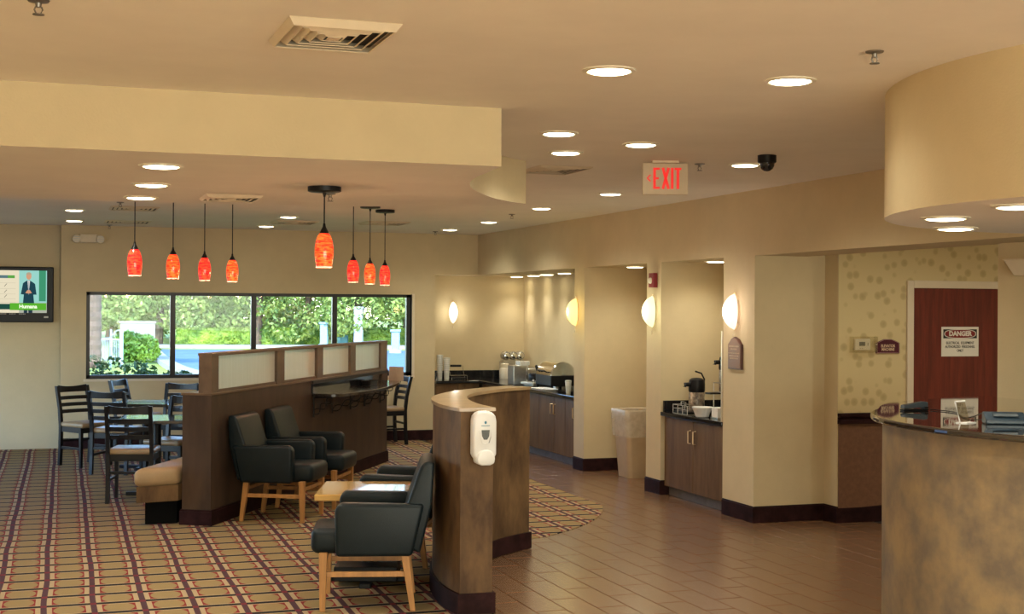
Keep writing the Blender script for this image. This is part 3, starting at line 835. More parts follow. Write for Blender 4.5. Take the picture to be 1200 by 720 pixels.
ln_.build('print_lines', CREAMP, sg)

th = thing('thermostat', 'white thermostat in a clear guard on the wallpaper', 'thermostat', (6.50, YW, 1.488))
MB().box(-0.082, 0.066, -0.03, 0, -0.048, 0.048).build('body', mat('thermostat_white', (0.72, 0.66, 0.52), 0.4, noise=0.03), th, bevel=0.008, seg=3)
MB().box(-0.045, 0.012, -0.0315, -0.029, -0.012, 0.022).build('display', mat('grey_display', (0.16, 0.16, 0.13), 0.3, noise=0.05), th)
MB().box(0.036, 0.042, -0.032, -0.029, -0.01, 0.015).box(-0.04, -0.03, -0.032, -0.029, -0.034, -0.030).box(-0.02, -0.01, -0.032, -0.029, -0.034, -0.030).build('button', mat('button_grey', (0.3, 0.27, 0.2), 0.5, noise=0.05), th)
GUARD = clear_glass('guard_glass', (0.97, 0.96, 0.92), 0.07, 0.05)
g = MB().box(-0.12, 0.12, -0.055, -0.052, -0.066, 0.066).box(-0.12, -0.117, -0.055, 0, -0.066, 0.066).box(0.117, 0.12, -0.055, 0, -0.066, 0.066).box(-0.12, 0.12, -0.055, 0, 0.063, 0.066).box(-0.12, 0.12, -0.055, 0, -0.066, -0.063)
g.build('guard', GUARD, th)
MB().lathe([(0.008, 0), (0.008, 0.012)], n=10).xf(MB(), lambda p: p).build('lock', STEEL, th).location = (0.125, -0.03, -0.005)

em = thing('room_sign', 'small maroon arched room sign beside the door frame', 'sign', (6.748, YW, 1.412))
AR = [(-0.114, 0), (0.114, 0), (0.114, 0.088), (0.075, 0.105), (0.035, 0.120), (-0.035, 0.120), (-0.075, 0.105), (-0.114, 0.088)]
MB().prism_y(AR, -0.012, 0).build('plaque', mat('maroon_sign', (0.075, 0.006, 0.020), 0.35, noise=0.1), em)
MB().tube([(x * 0.93, -0.0125, 0.005 + z * 0.93) for x, z in AR], 0.0025, 5, closed=True).build('border', mat('mauve_line', (0.42, 0.22, 0.22), 0.5, noise=0.05), em)
text_mesh('ELEVATOR', 0.034, CREAMP, em, (0, -0.0125, 0.062), (math.pi / 2, 0, 0), bold=0.0006, sx=0.85)
text_mesh('MACHINE', 0.034, CREAMP, em, (0, -0.0125, 0.033), (math.pi / 2, 0, 0), bold=0.0006, sx=0.85)

dn = thing('danger_sign', 'white danger notice with red oval on the dark red door', 'sign', (7.47, YW - 0.0125, 1.51))
MB().box(-0.19, 0.19, -0.003, 0, -0.127, 0.127).build('plate', mat('sign_white', (0.72, 0.68, 0.58), 0.45, noise=0.03), dn)
BLKP = mat('black_print', (0.012, 0.012, 0.010), 0.5, noise=0.05)
MB().box(-0.172, 0.172, -0.0038, -0.002, 0.028, 0.106).build('black_band', BLKP, dn)
def oval(rx, rz, cz, y0, y1):
    return MB().prism_y([(rx * math.copysign(abs(math.cos(a)) ** 0.75, math.cos(a)), cz + rz * math.copysign(abs(math.sin(a)) ** 0.75, math.sin(a))) for a in np.linspace(0, 2 * math.pi, 48, endpoint=False)], y0, y1)
oval(0.163, 0.039, 0.067, -0.0045, -0.003).build('oval_ring', MATS['sign_white'], dn)
oval(0.155, 0.034, 0.067, -0.0052, -0.003).build('red_oval', mat('danger_red', (0.20, 0.012, 0.010), 0.5, noise=0.05), dn)
text_mesh('DANGER', 0.056, MATS['sign_white'], dn, (0, -0.0055, 0.067), (math.pi / 2, 0, 0), bold=0.0026, sx=1.02)
for s, z in (('ELECTRICAL  EQUIPMENT', -0.012), ('AUTHORIZED  PERSONNEL', -0.045), ('ONLY', -0.078)):
    text_mesh(s, 0.031, BLKP, dn, (0, -0.0034, z), (math.pi / 2, 0, 0), bold=0.0004, sx=0.80)

d_ = ray(1206, 314); k_ = 6.04 / d_[0]
pw = thing('pier_sconce', 'cream tapered wall light on the plain beige pier', 'sconce', (6.039, float(d_[1] * k_), float(d_[2] * k_ + CAM_H)), RW)
MB().hexa([(-0.06, -0.07, -0.05), (0.06, -0.07, -0.05), (0.06, 0.0, -0.05), (-0.06, 0.0, -0.05)], [(-0.11, -0.11, 0.05), (0.11, -0.11, 0.05), (0.11, 0.0, 0.05), (-0.11, 0.0, 0.05)]).build('shade', TRIMW, pw, bevel=0.004)
MB().box(-0.115, 0.115, -0.115, 0.0, 0.05, 0.058).build('rim', CREAM, pw)
# ---- emergency light
el = thing('emergency_light', 'cream twin head emergency light above the window corner', 'emergency light', (0.545, YB, 2.605))
MB().box(-0.11, 0.10, -0.06, 0, -0.05, 0.058).build('battery_box', CREAM, el, bevel=0.008)
for x in (-0.145, 0.135):
    hd = MB().lathe([(0.038, 0), (0.052, -0.02), (0.052, -0.055), (0.046, -0.06)], n=16)
    h = MB().xf(hd, lambda p: (x + p[0], -0.03 + p[2], -0.005 + p[1])).build('lamp_head', CREAM, el, smooth=True)
    MB().box(x - 0.042, x + 0.042, -0.0925, -0.089, -0.010, -0.002).box(x - 0.036, x + 0.036, -0.0925, -0.089, 0.016, 0.024).box(x - 0.036, x + 0.036, -0.0925, -0.089, -0.036, -0.028).build('lens_ridge', mat('lens_grey', (0.5, 0.5, 0.46), 0.2, noise=0.1), h)
MB().ball((-0.04, -0.05, -0.052), 0.008, 0.008, 0.008, 8, 6).build('indicator', CREAM, el)

# ---- television
tv = thing('television', 'black flat television showing a presenter and a green banner', 'television', (-0.455, YB + 0.14, 1.567))
MB().box(-0.59, 0.592, -0.075, -0.012, 0, 0.682).build('casing', BLACK, tv, bevel=0.012, seg=2)
MB().box(-0.3, 0.3, -0.012, 0.0, 0.15, 0.5).build('wall_mount', BLACK, tv)
ysc = -0.0755
sc = MB().box(-0.51, 0.512, ysc - 0.001, ysc + 0.002, 0.116, 0.636).build('screen', emitter('tv_paper', (0.80, 0.72, 0.52), 0.40), tv)
def print_on(name, poly, col, k, st=0.42):
    MB().prism_y(poly, ysc - 0.001 - 0.0012 * k, ysc).build(name, emitter('tv_' + name, col, st), sc)
def rect(x0, x1, z0, z1): return [(x0, z0), (x1, z0), (x1, z1), (x0, z1)]
print_on('studio', rect(0.19, 0.512, 0.215, 0.636), (0.30, 0.62, 0.55), 1)
print_on('studio_floor', rect(0.19, 0.512, 0.116, 0.24), (0.40, 0.42, 0.34), 1.2)
print_on('plants', rect(0.42, 0.50, 0.26, 0.636), (0.05, 0.28, 0.15), 2)
print_on('table_head', rect(-0.40, 0.14, 0.54, 0.575), (0.10, 0.18, 0.20), 2)
print_on('table_key', rect(0.06, 0.14, 0.54, 0.575), (0.10, 0.35, 0.06), 3)
for i, z in enumerate((0.48, 0.41, 0.345, 0.285, 0.24)):
    print_on('ruled_line', rect(-0.45, 0.15, z, z + 0.003), (0.50, 0.45, 0.33), 2)
for x, z in ((0.03, 0.45), (0.03, 0.375), (0.03, 0.315), (-0.06, 0.375), (-0.06, 0.315)):
    print_on('tick', [(x - 0.012, z - 0.010), (x - 0.008, z - 0.014), (x + 0.022, z + 0.022), (x + 0.016, z + 0.024)], (0.12, 0.12, 0.10), 2)
print_on('trousers', [(0.245, 0.116), (0.285, 0.116), (0.292, 0.20), (0.30, 0.116), (0.345, 0.116), (0.35, 0.25), (0.245, 0.25)], (0.02, 0.04, 0.06), 3)
print_on('jacket', [(0.235, 0.235), (0.365, 0.235), (0.355, 0.34), (0.392, 0.34), (0.375, 0.47), (0.345, 0.495), (0.31, 0.515), (0.275, 0.51), (0.235, 0.48), (0.21, 0.345), (0.245, 0.34)], (0.015, 0.055, 0.075), 4)
print_on('shirt', [(0.287, 0.51), (0.315, 0.51), (0.308, 0.42), (0.298, 0.37)], (0.75, 0.72, 0.66), 5)
print_on('tie', [(0.297, 0.50), (0.305, 0.50), (0.308, 0.38), (0.302, 0.33), (0.296, 0.38)], (0.30, 0.36, 0.40), 6)
print_on('hands', [(0.262, 0.36), (0.285, 0.395), (0.315, 0.395), (0.338, 0.36), (0.31, 0.355), (0.285, 0.355)], (0.62, 0.30, 0.17), 6)
print_on('head', [(0.302 + 0.030 * math.cos(a), 0.565 + 0.042 * math.sin(a)) for a in np.linspace(0, 2 * math.pi, 20, endpoint=False)], (0.62, 0.32, 0.19), 5)
print_on('hair', [(0.302 + 0.032 * math.cos(a), 0.585 + 0.030 * math.sin(a)) for a in np.linspace(0, math.pi, 12)], (0.42, 0.35, 0.24), 6)
print_on('dark_banner', rect(-0.51, 0.12, 0.158, 0.225), (0.015, 0.07, 0.05), 6)
print_on('green_banner', [(0.085, 0.150), (0.505, 0.150), (0.505, 0.235), (0.085, 0.235)], (0.10, 0.42, 0.03), 7)
tvt = text_mesh('Humana', 0.062, emitter('tv_text', (0.85, 0.95, 0.7), 0.5), sc, (0.295, ysc - 0.010, 0.193), (math.pi / 2, 0, 0), bold=0.002)
for x0 in (-0.16, -0.03, 0.08, 0.19):
    mb = MB()
    for i in range(5):
        mb.box(x0 + i * 0.016, x0 + i * 0.016 + 0.009, -0.0765, -0.074, 0.098, 0.108)
    mb.build('marking', mat('casing_print', (0.6, 0.58, 0.5), 0.5, noise=0.05), tv)
MB().box(0.48, 0.53, -0.0765, -0.074, 0.055, 0.075).build('badge', mat('casing_print', (0.6,) * 3), tv)

# ================================================================ ON THE CEILING
RING = mat('downlight_ring', (0.72, 0.66, 0.52), 0.35, noise=0.03)
def make_can():
    t = thing('recessed_downlight', '', 'ceiling light')
    MB().lathe([(0.112, -0.001), (0.112, -0.006), (0.094, -0.010), (0.086, -0.004), (0.086, -0.001)], n=32, caps=False).build('trim_ring', RING, t, smooth=True)
    MB().lathe([(0.001, -0.017), (0.050, -0.0155), (0.080, -0.012), (0.088, -0.004)], n=32, caps=False).build('lens', CANLENS, t, smooth=True)
    ld = bpy.data.lights.new('downlight_bulb', 'SPOT')
    ld.energy = CAN_W; ld.color = CAN_COL; ld.spot_size = math.radians(150); ld.spot_blend = 1.0; ld.shadow_soft_size = 0.09
    lo = bpy.data.objects.new('downlight_bulb', ld); C.objects.link(lo); lo.parent = t; lo.location = (0, 0, -0.03)
    return t
can0 = make_can(); first = [True]
def can(x, y, z, label, group, watt=None, spread=None):
    o = can0 if first[0] else dup(can0)
    first[0] = False
    o.location = (x, y, z); o['label'] = label; o['group'] = group
    if watt:
        for c in o.children:
            if c.type == 'LIGHT':
                c.data = c.data.copy(); c.data.energy = watt
                if spread: c.data.spot_size = math.radians(spread)
    return o
SEEN = [(2.234, 5.26, 'round downlight in the main ceiling just ahead of the soffit corner'), (3.066, 5.213, 'round downlight in the main ceiling between soffit and drum'),
        (2.771, 7.247, 'round downlight beside the notched soffit end, the one nearer its front face'), (3.15, 8.116, 'round downlight beside the notched soffit end, the one nearer the air vent'),
        (3.417, 7.55, 'round downlight in the main ceiling just before the exit sign'), (4.56, 8.347, 'round downlight right beside the black dome camera'),
        (4.64, 10.878, 'round downlight in the main ceiling in front of the coffee niche'), (4.68, 12.707, 'round downlight in the main ceiling in front of the trash can niche'),
        (4.86, 14.948, 'round downlight in the main ceiling at the near end of the buffet alcove'), (4.88, 16.608, 'round downlight in the main ceiling at the window end of the buffet alcove'),
        (0.312, 14.878, 'round downlight above the television corner, the one farther from the wall'), (0.351, 16.73, 'round downlight above the television corner, the one close to the wall'),
        (2.561, 15.018, 'round downlight before the window middle, the one farther from the wall'), (2.604, 16.866, 'round downlight before the window middle, the one close to the wall')]
UNSEEN = [(0.31, 12.7), (2.5, 12.7), (0.4, 10.4), (2.6, 10.6),  # assumed cans: hidden ones here, then strong lobby ones to light the ceiling
          (-2.0, 4.6), (0.3, 3.2), (2.3, 2.6), (-2.0, 1.4), (0.3, 0.2), (2.5, -0.2), (4.6, 1.0), (-2.0, -2.6), (0.5, -3.0), (2.8, -3.2), (4.8, -2.4), (7.0, 8.6), (8.2, 8.4), (7.6, 6.2), (7.6, 4.0)]  # last ones, behind the desk, added to brighten the dark door area
for x, y, lab in SEEN + [(a, b, 'added unseen round recessed downlight in the main ceiling') for a, b in UNSEEN]:
    can(x, y, ZC, lab, 'downlights in the main ceiling', 205 if y < 5.0 and x < 6 else (3 if y > 11.5 and x < 4 else (34 if x > 4.4 and x < 5 else (11 if (x, y) == (3.066, 5.213) else None))))
for x, y, lab in [(0.563, 7.064, 'round downlight in the soffit underside, first behind its front face'), (0.595, 8.17, 'round downlight in the soffit underside, middle of its row'), (0.602, 9.151, 'round downlight in the soffit underside, last before its rear edge'), (-1.8, 7.1, 'round downlight at the hidden end of the dropped soffit'), (-1.8, 9.1, 'round downlight at the hidden rear end of the dropped soffit')]:
    can(x, y, 2.48, lab, 'downlights in the dropped soffit')
for x, y in [(3.91, 5.266), (4.435, 5.889), (3.738, 4.554), (4.1, 3.7)]:
    can(x, y, 2.20, 'round recessed downlight in the drum above the desk', 'downlights in the drum', 14)
for x, y in [(6.30, 18.1), (6.30, 17.4), (6.25, 16.755), (6.22, 16.043), (6.22, 15.2)]:
    can(x, y, ZH, 'round recessed downlight in the buffet alcove ceiling', 'downlights in the buffet alcove', 15, 100)
can(5.93, 13.235, ZH, 'round recessed downlight over the trash can niche', 'downlights in the niches', 15)
can(5.93, 11.40, ZH, 'round recessed downlight over the coffee niche', 'downlights in the niches', 15)

# ---- pendants
def red_glass(name, a, b, st):
    mt, nt, bs = nodes(name)
    tc = nt.nodes.new('ShaderNodeTexCoord'); mp = nt.nodes.new('ShaderNodeMapping')
    mp.inputs['Scale'].default_value = (9, 9, 38); mp.inputs['Rotation'].default_value = (0.5, 0.3, 0)
    nt.links.new(tc.outputs['Object'], mp.inputs[0])
    nz = nt.nodes.new('ShaderNodeTexNoise'); nz.inputs['Scale'].default_value = 2.2; nz.inputs['Detail'].default_value = 4; nz.inputs['Distortion'].default_value = 0.6
    nt.links.new(mp.outputs[0], nz.inputs[0])
    rp = nt.nodes.new('ShaderNodeValToRGB'); e = rp.color_ramp.elements
    e[0].position = 0.40; e[0].color = (*a, 1); e[1].position = 0.66; e[1].color = (*b, 1)
    nt.links.new(nz.outputs[0], rp.inputs[0])
    nt.links.new(rp.outputs[0], bs.inputs['Base Color']); nt.links.new(rp.outputs[0], bs.inputs['Emission Color'])
    bs.inputs['Emission Strength'].default_value = st; bs.inputs['Roughness'].default_value = 0.15
    return mt
RG1 = red_glass('red_swirl_glass', (0.85, 0.012, 0.018), (0.92, 0.10, 0.03), 0.38)
RG2 = red_glass('orange_red_swirl_glass', (0.86, 0.03, 0.012), (0.98, 0.20, 0.03), 0.42)
RIM = mat('shade_rim', (0.9, 0.5, 0.4), 0.3, emit=0.4, ecol=(1, 0.42, 0.30), noise=0.05)
def pendant(x, y, zc, zb, glass, label, group):
    t = thing('pendant_light', label, 'pendant lamp', (x, y, zb), 0, group)
    prof = [(0.045, 0.0), (0.0505, 0.03), (0.0555, 0.07), (0.0555, 0.11), (0.050, 0.15), (0.040, 0.18), (0.028, 0.198)]
    MB().lathe(prof + [(0.024, 0.196), (0.046, 0.15), (0.051, 0.10), (0.041, 0.004)], n=28, caps=False).build('glass_shade', glass, t, smooth=True)
    MB().lathe([(0.0405, -0.002), (0.0475, -0.003), (0.048, 0.004), (0.041, 0.005)], n=28, caps=False).build('rim', RIM, t, smooth=True)
    MB().lathe([(0.029, 0.196), (0.026, 0.206), (0.010, 0.235), (0.007, 0.256)], n=16).build('socket_cap', BLACK, t, smooth=True)
    MB().tube([(0, 0, 0.25), (0, 0, zc - zb - 0.01)], 0.0042, 8).build('stem', BLACK, t, smooth=True)
    MB().lathe([(0.098, zc - zb - 0.001), (0.098, zc - zb - 0.028), (0.088, zc - zb - 0.032), (0.012, zc - zb - 0.036), (0.006, zc - zb - 0.06)], n=24).build('canopy', BLACK, t, smooth=True)
    ld = bpy.data.lights.new('pendant_bulb', 'POINT'); ld.energy = 2.5; ld.color = (1, 0.5, 0.25); ld.shadow_soft_size = 0.03
    lo = bpy.data.objects.new('pendant_bulb', ld); C.objects.link(lo); lo.parent = t; lo.location = (0, 0, -0.05)
for i, (x, y) in enumerate([(0.66, 10.67), (1.02, 11.55), (1.35, 12.23), (1.65, 12.68)]):
    pendant(x, y, ZC, 2.003, RG1 if i % 2 == 0 else RG2, 'red glass pendant over the booth tables, ' + ['nearest the dropped soffit', 'second from the dropped soffit', 'third from the dropped soffit', 'nearest the window'][i], 'pendants over the booth tables')
pendant(1.565, 7.94, 2.48, 2.008, RG2, 'red glass pendant hanging alone from the dropped soffit', None)
for i, (x, y) in enumerate([(2.67, 12.19), (3.02, 13.03), (3.30, 13.57)]):
    pendant(x, y, ZC, 2.003, RG2 if i == 1 else RG1, 'red glass pendant over the bar shelf, ' + ['nearest the dropped soffit', 'middle of its three', 'nearest the window'][i], 'pendants over the bar shelf')

# ---- air vents
VENT = mat('vent_paint', (0.66, 0.56, 0.40), 0.5, noise=0.03)
VDARK = mat('vent_dark', (0.05, 0.045, 0.04), 0.8, noise=0.1)
def vent(x, y, z, hx, hy, label, rings=4, rz=0.0, drop=0.028):
    t = thing('ceiling_vent', label, 'air vent', (x, y, z), rz, 'ceiling air vents')
    MB().box(-hx * 0.92, hx * 0.92, -hy * 0.92, hy * 0.92, -0.004, -0.001).build('duct_plate', VDARK, t)
    def frame(a, b, z0, z1):
        o = [(-1, -1), (1, -1), (1, 1), (-1, 1)]
        mb = MB()
        th_ = 0.003
        vs = [(sx * a[0], sy * a[1], z0) for sx, sy in o] + [(sx * b[0], sy * b[1], z1) for sx, sy in o]
        vs += [(sx * (a[0] - 0.004), sy * (a[1] - 0.004), z0 + th_) for sx, sy in o] + [(sx * (b[0] - 0.004), sy * (b[1] - 0.004), z1 + th_) for sx, sy in o]
        fs = []
        for i in range(4):
            j = (i + 1) % 4
            fs += [(i, j, 4 + j, 4 + i), (8 + j, 8 + i, 12 + i, 12 + j), (4 + i, 4 + j, 12 + j, 12 + i), (j, i, 8 + i, 8 + j)]
        return mb.add(vs, fs)
    frame((hx, hy), (hx * 0.90, hy * 0.90), -0.002, -drop).build('outer_frame', VENT, t)
    for r in range(rings):
        f0 = 0.82 - r * 0.72 / rings; f1 = f0 - 0.42 / rings
        frame((hx * f0, hy * f0), (hx * f1, hy * f1), -0.006, -drop * 0.92).build('louver', VENT, t)
    MB().box(-hx * 0.12, hx * 0.12, -hy * 0.12, hy * 0.12, -drop * 0.9, -drop * 0.8).build('centre_plate', VENT, t)
vent(0.995, 4.90, ZC, 0.20, 0.235, 'square stepped air vent in the main ceiling ahead of the soffit')
vent(1.145, 8.90, 2.48, 0.18, 0.21, 'square stepped air vent in the underside of the dropped soffit', 4, 0, 0.02)
vent(3.46, 9.15, ZC, 0.20, 0.26, 'square stepped air vent in the main ceiling past the curved soffit end', 4, 0, 0.014)
vent(0.88, 14.37, ZC, 0.24, 0.26, 'square air vent in the main ceiling over the far dining table', 4, 0, 0.014)
vent(0.95, 16.71, ZC, 0.26, 0.26, 'square air vent in the main ceiling close to the emergency light', 4, 0, 0.012)
vent(2.78, 15.89, ZC, 0.25, 0.26, 'square air vent in the main ceiling before the window middle', 4, 0, 0.02)
vent(3.78, 15.60, ZC, 0.26, 0.26, 'square air vent in the main ceiling behind the bar shelf pendants', 4, 0, 0.02)

# ---- sprinklers
def make_sprinkler():
    t = thing('sprinkler_head', 'small metal fire sprinkler head hanging from the ceiling', 'sprinkler', (0, 0, 0), 0, 'fire sprinkler heads')
    SM = mat('sprinkler_metal', (0.20, 0.18, 0.15), 0.4, metal=0.7, noise=0.1)
    MB().lathe([(0.036, -0.001), (0.033, -0.006), (0.011, -0.010), (0.009, -0.024)], n=16).build('escutcheon', SM, t, smooth=True)
    mb = MB()
    for s in (-1, 1):
        mb.tube([(0.009 * s, 0, -0.022), (0.013 * s, 0, -0.032), (0.006 * s, 0, -0.046)], 0.003, 6)
    mb.build('frame_arm', SM, t)
    MB().lathe([(0.019, -0.046), (0.019, -0.049), (0.004, -0.05)], n=12).build('deflector', SM, t)
    return t
sp = make_sprinkler()
for i, (x, y, z, lab) in enumerate([(-0.016, 4.724, ZC, 'sprinkler head in the main ceiling far out ahead of the soffit'), (3.024, 4.515, ZC, 'sprinkler head in the main ceiling beside the round drum'), (4.249, 8.414, ZC, 'sprinkler head between the exit sign and the dome camera'), (4.687, 13.631, ZC, 'sprinkler head in front of the buffet alcove pillar'), (0.705, 13.6, ZC, 'sprinkler head behind the soffit above the dining tables'), (0.778, 17.45, ZC, 'sprinkler head close to the emergency light'), (4.829, 17.1, ZC, 'sprinkler head close to the window wall by the alcove'), (1.692, 8.40, 2.48, 'sprinkler head in the soffit beside the lone pendant')]):
    o = sp if i == 0 else dup(sp)
    o.location = (x, y, z); o['label'] = lab

# ---- dome camera
dc = thing('dome_camera', 'black dome security camera under the ceiling', 'camera', (4.415, 7.79, ZC))
MB().lathe([(0.060, -0.001), (0.060, -0.045), (0.052, -0.052), (0.048, -0.052)], n=24).build('mount', BLACK, dc, smooth=True)
MB().lathe([(0.048, -0.05), (0.046, -0.07), (0.036, -0.09), (0.018, -0.102), (0.001, -0.105)], n=24).build('dome', mat('dark_dome', (0.01, 0.01, 0.012), 0.06, noise=0.1), dc, smooth=True)

# ---- exit sign
ex = thing('exit_sign', 'hanging exit sign with red letters and a left arrow', 'exit sign', (3.965, 8.365, 2.55), -YAW * 0.98)
PL = mat('exit_plate', (0.60, 0.50, 0.34), 0.5, noise=0.03)
MB().box(-0.152, 0.152, -0.022, 0.022, -0.006, 0.205).build('plate', PL, ex, bevel=0.004)
MB().box(-0.09, 0.09, -0.05, 0.05, 0.205, 0.2195).build('canopy', mat('exit_canopy', (0.66, 0.57, 0.42), 0.5, noise=0.03), ex)
def letter_boxes(mb, ch_, x0, w, z0, h, t):
    y0, y1 = -0.0245, -0.021
    def bar(a, b):
        d = np.array(b) - np.array(a); n_ = np.array([-d[1], d[0]]) / np.linalg.norm(d) * t / 2
        p = [np.array(a) + n_, np.array(a) - n_, np.array(b) - n_, np.array(b) + n_]
        mb.prism_y([tuple(q) for q in p], y0, y1)
    if ch_ == 'E':
        mb.box(x0, x0 + t, y0, y1, z0, z0 + h)
        for zz, ww in ((z0, w), (z0 + h / 2 - t * 0.4, w * 0.85), (z0 + h - t * 0.8, w)):
            mb.box(x0 + t, x0 + ww, y0, y1, zz, zz + t * 0.8)
    if ch_ == 'X':
        bar((x0 + t / 2, z0), (x0 + w - t / 2, z0 + h)); bar((x0 + t / 2, z0 + h), (x0 + w - t / 2, z0))
    if ch_ == 'I':
        mb.box(x0, x0 + t, y0, y1, z0, z0 + h)
    if ch_ == 'T':
        mb.box(x0, x0 + w, y0, y1, z0 + h - t * 0.8, z0 + h); mb.box(x0 + w / 2 - t / 2, x0 + w / 2 + t / 2, y0, y1, z0, z0 + h - t * 0.8)
for ch_, x0, w in (('E', -0.082, 0.044), ('X', -0.026, 0.056), ('I', 0.037, 0.018), ('T', 0.061, 0.046)):
    mb = MB(); letter_boxes(mb, ch_, x0, w, 0.032, 0.142, 0.0175); mb.build('letter', RED, ex)
ar = MB()
for s in (-1, 1):
    a = np.array([-0.122, 0.104]); b = np.array([-0.100, 0.104 + 0.022 * s]); d = b - a; n_ = np.array([-d[1], d[0]]) / np.linalg.norm(d) * 0.004
    ar.prism_y([tuple(a + n_), tuple(a - n_), tuple(b - n_), tuple(b + n_)], -0.0245, -0.021)
ar.build('arrow', RED, ex)

# ================================================================ SMALL THINGS
ZT = 0.796
CUPM = mat('paper_cup', (0.62, 0.64, 0.60), 0.5, noise=0.05)
def cup_stack(x, y, h, label, r=0.042):
    t = thing('cup_stack', label, 'cups', (x, y, ZT), 0, 'stacks of paper cups')
    MB().lathe([(r * 0.72, 0), (r, h - 0.02), (r * 1.06, h - 0.018), (r * 1.06, h - 0.005), (r * 0.6, h)], n=18).build('cups', CUPM, t, smooth=True)
    n = int(h / 0.03)
    for i in range(n):
        z = 0.09 + i * (h - 0.1) / max(1, n)
        rr = r * (0.72 + 0.28 * z / h) + 0.002
        MB().lathe([(rr - 0.003, z), (rr + 0.0015, z + 0.002), (rr + 0.0015, z + 0.006), (rr - 0.003, z + 0.008)], n=18, caps=False).build('cup_rim', WHITE, t, smooth=True)
x0, _ = at_y(515.5, 447, 18.05)
cup_stack(x0, 18.05, 0.335, 'tall stack of pale paper cups at the buffet counter end')
cup_stack(x0 + 0.075, 17.98, 0.30, 'shorter stack of pale paper cups beside the wire rack', 0.045)
x0, _ = at_y(537, 447, 18.02)
wr = thing('wire_rack', 'small wire rack with a black handle beside the cups', 'rack', (x0, 18.02, ZT))
mb = MB()
for y in (-0.06, 0.06):
    mb.tube([(-0.11, y, 0.004), (-0.11, y, 0.05), (0.11, y, 0.05), (0.11, y, 0.004)], 0.004, 6)
mb.tube([(-0.11, -0.06, 0.05), (-0.11, 0.06, 0.05)], 0.004, 6).tube([(0.11, -0.06, 0.05), (0.11, 0.06, 0.05)], 0.004, 6)
mb.tube([(0.10, 0.06, 0.05), (0.08, 0.06, 0.18), (-0.09, 0.06, 0.18)], 0.004, 6).tube([(-0.10, 0.06, 0.05), (-0.10, 0.06, 0.10)], 0.004, 6)
mb.build('wire_frame', CHROME, wr, smooth=True)
MB().box(-0.10, 0.06, 0.05, 0.07, 0.165, 0.195).build('black_grip', BLACK, wr, bevel=0.005)
MB().box(-0.10, 0.10, -0.055, 0.055, 0.012, 0.022).build('tray', BLACK, wr)

# juice bottle / canister, cereal bins, steel boxes, toaster, roll top dish
x0, _ = at_y(591.5, 447, 17.95)
cn = thing('canister', 'white ribbed canister with a wide lid on the buffet', 'canister', (x0, 17.95, ZT))
MB().lathe([(0.068, 0), (0.072, 0.01), (0.072, 0.13), (0.060, 0.15), (0.050, 0.155)], n=20).build('jar', mat('milk_white', (0.70, 0.64, 0.52), 0.3, noise=0.05), cn, smooth=True)
MB().lathe([(0.054, 0.155), (0.056, 0.16), (0.056, 0.205), (0.05, 0.21)], n=20).build('lid', mat('lid_cream', (0.75, 0.68, 0.52), 0.4, noise=0.03), cn, smooth=True)
x0, _ = at_y(604, 447, 18.15)
db = thing('bin_dispenser', 'rack of three round clear cereal bins on the buffet', 'dispenser', (x0 - 0.05, 18.12, ZT))
MB().box(-0.17, 0.17, -0.04, 0.10, 0.0, 0.235).build('stand', STEEL, db, bevel=0.006)
for x in (-0.105, 0.0, 0.105):
    b = MB().xf(MB().lathe([(0.052, -0.07), (0.060, -0.05), (0.060, 0.05), (0.052, 0.07)], n=20), lambda p: (x + p[0], p[2] + 0.02, 0.315 + p[1])).build('round_bin', mat('smoky_clear_bin', (0.42, 0.40, 0.35), 0.12, metal=0.6, noise=0.4, scale=30), db, smooth=True)
    MB().xf(MB().lathe([(0.035, 0), (0.04, 0.012), (0.015, 0.02)], n=16), lambda p: (x + p[0], -0.05 - p[2], 0.315 + p[1])).build('cap', CHROME, b, smooth=True)
MB().box(-0.15, 0.15, -0.03, 0.07, 0.235, 0.255).build('shelf', STEEL, db)
x0 = 5.86
bx = thing('steel_dispenser', 'upright brushed steel box with a small glass tray on top', 'dispenser', (x0 - 0.05, 16.62, ZT))
MB().box(-0.10, 0.10, -0.12, 0.12, 0, 0.245).build('steel_box', STEEL, bx, bevel=0.006)
MB().box(0.075, 0.085, -0.123, -0.118, 0.01, 0.235).build('edge_strip', CHROME, bx)
MB().box(-0.01, 0.13, -0.09, 0.07, 0.245, 0.30).build('glass_tray', mat('glass_tray', (0.7, 0.72, 0.68), 0.1, noise=0.2, scale=20, metal=0.4), bx, bevel=0.01)
tr = thing('toaster', 'dark steel toaster on the buffet corner', 'toaster', (6.10, 16.85, ZT), 0.2)
MB().box(-0.15, 0.15, -0.12, 0.12, 0.012, 0.20).build('toaster_body', STEEL, tr, bevel=0.02, seg=3)
MB().box(-0.12, 0.12, -0.07, -0.03, 0.195, 0.2025).box(-0.12, 0.12, 0.03, 0.07, 0.195, 0.2025).build('slot', BLACK, tr)
MB().box(-0.158, -0.148, -0.10, 0.10, 0.02, 0.14).build('front_plate', BLACK, tr, bevel=0.004)
MB().box(-0.13, 0.13, -0.1, 0.1, 0.0, 0.012).build('foot', BLACK, tr)

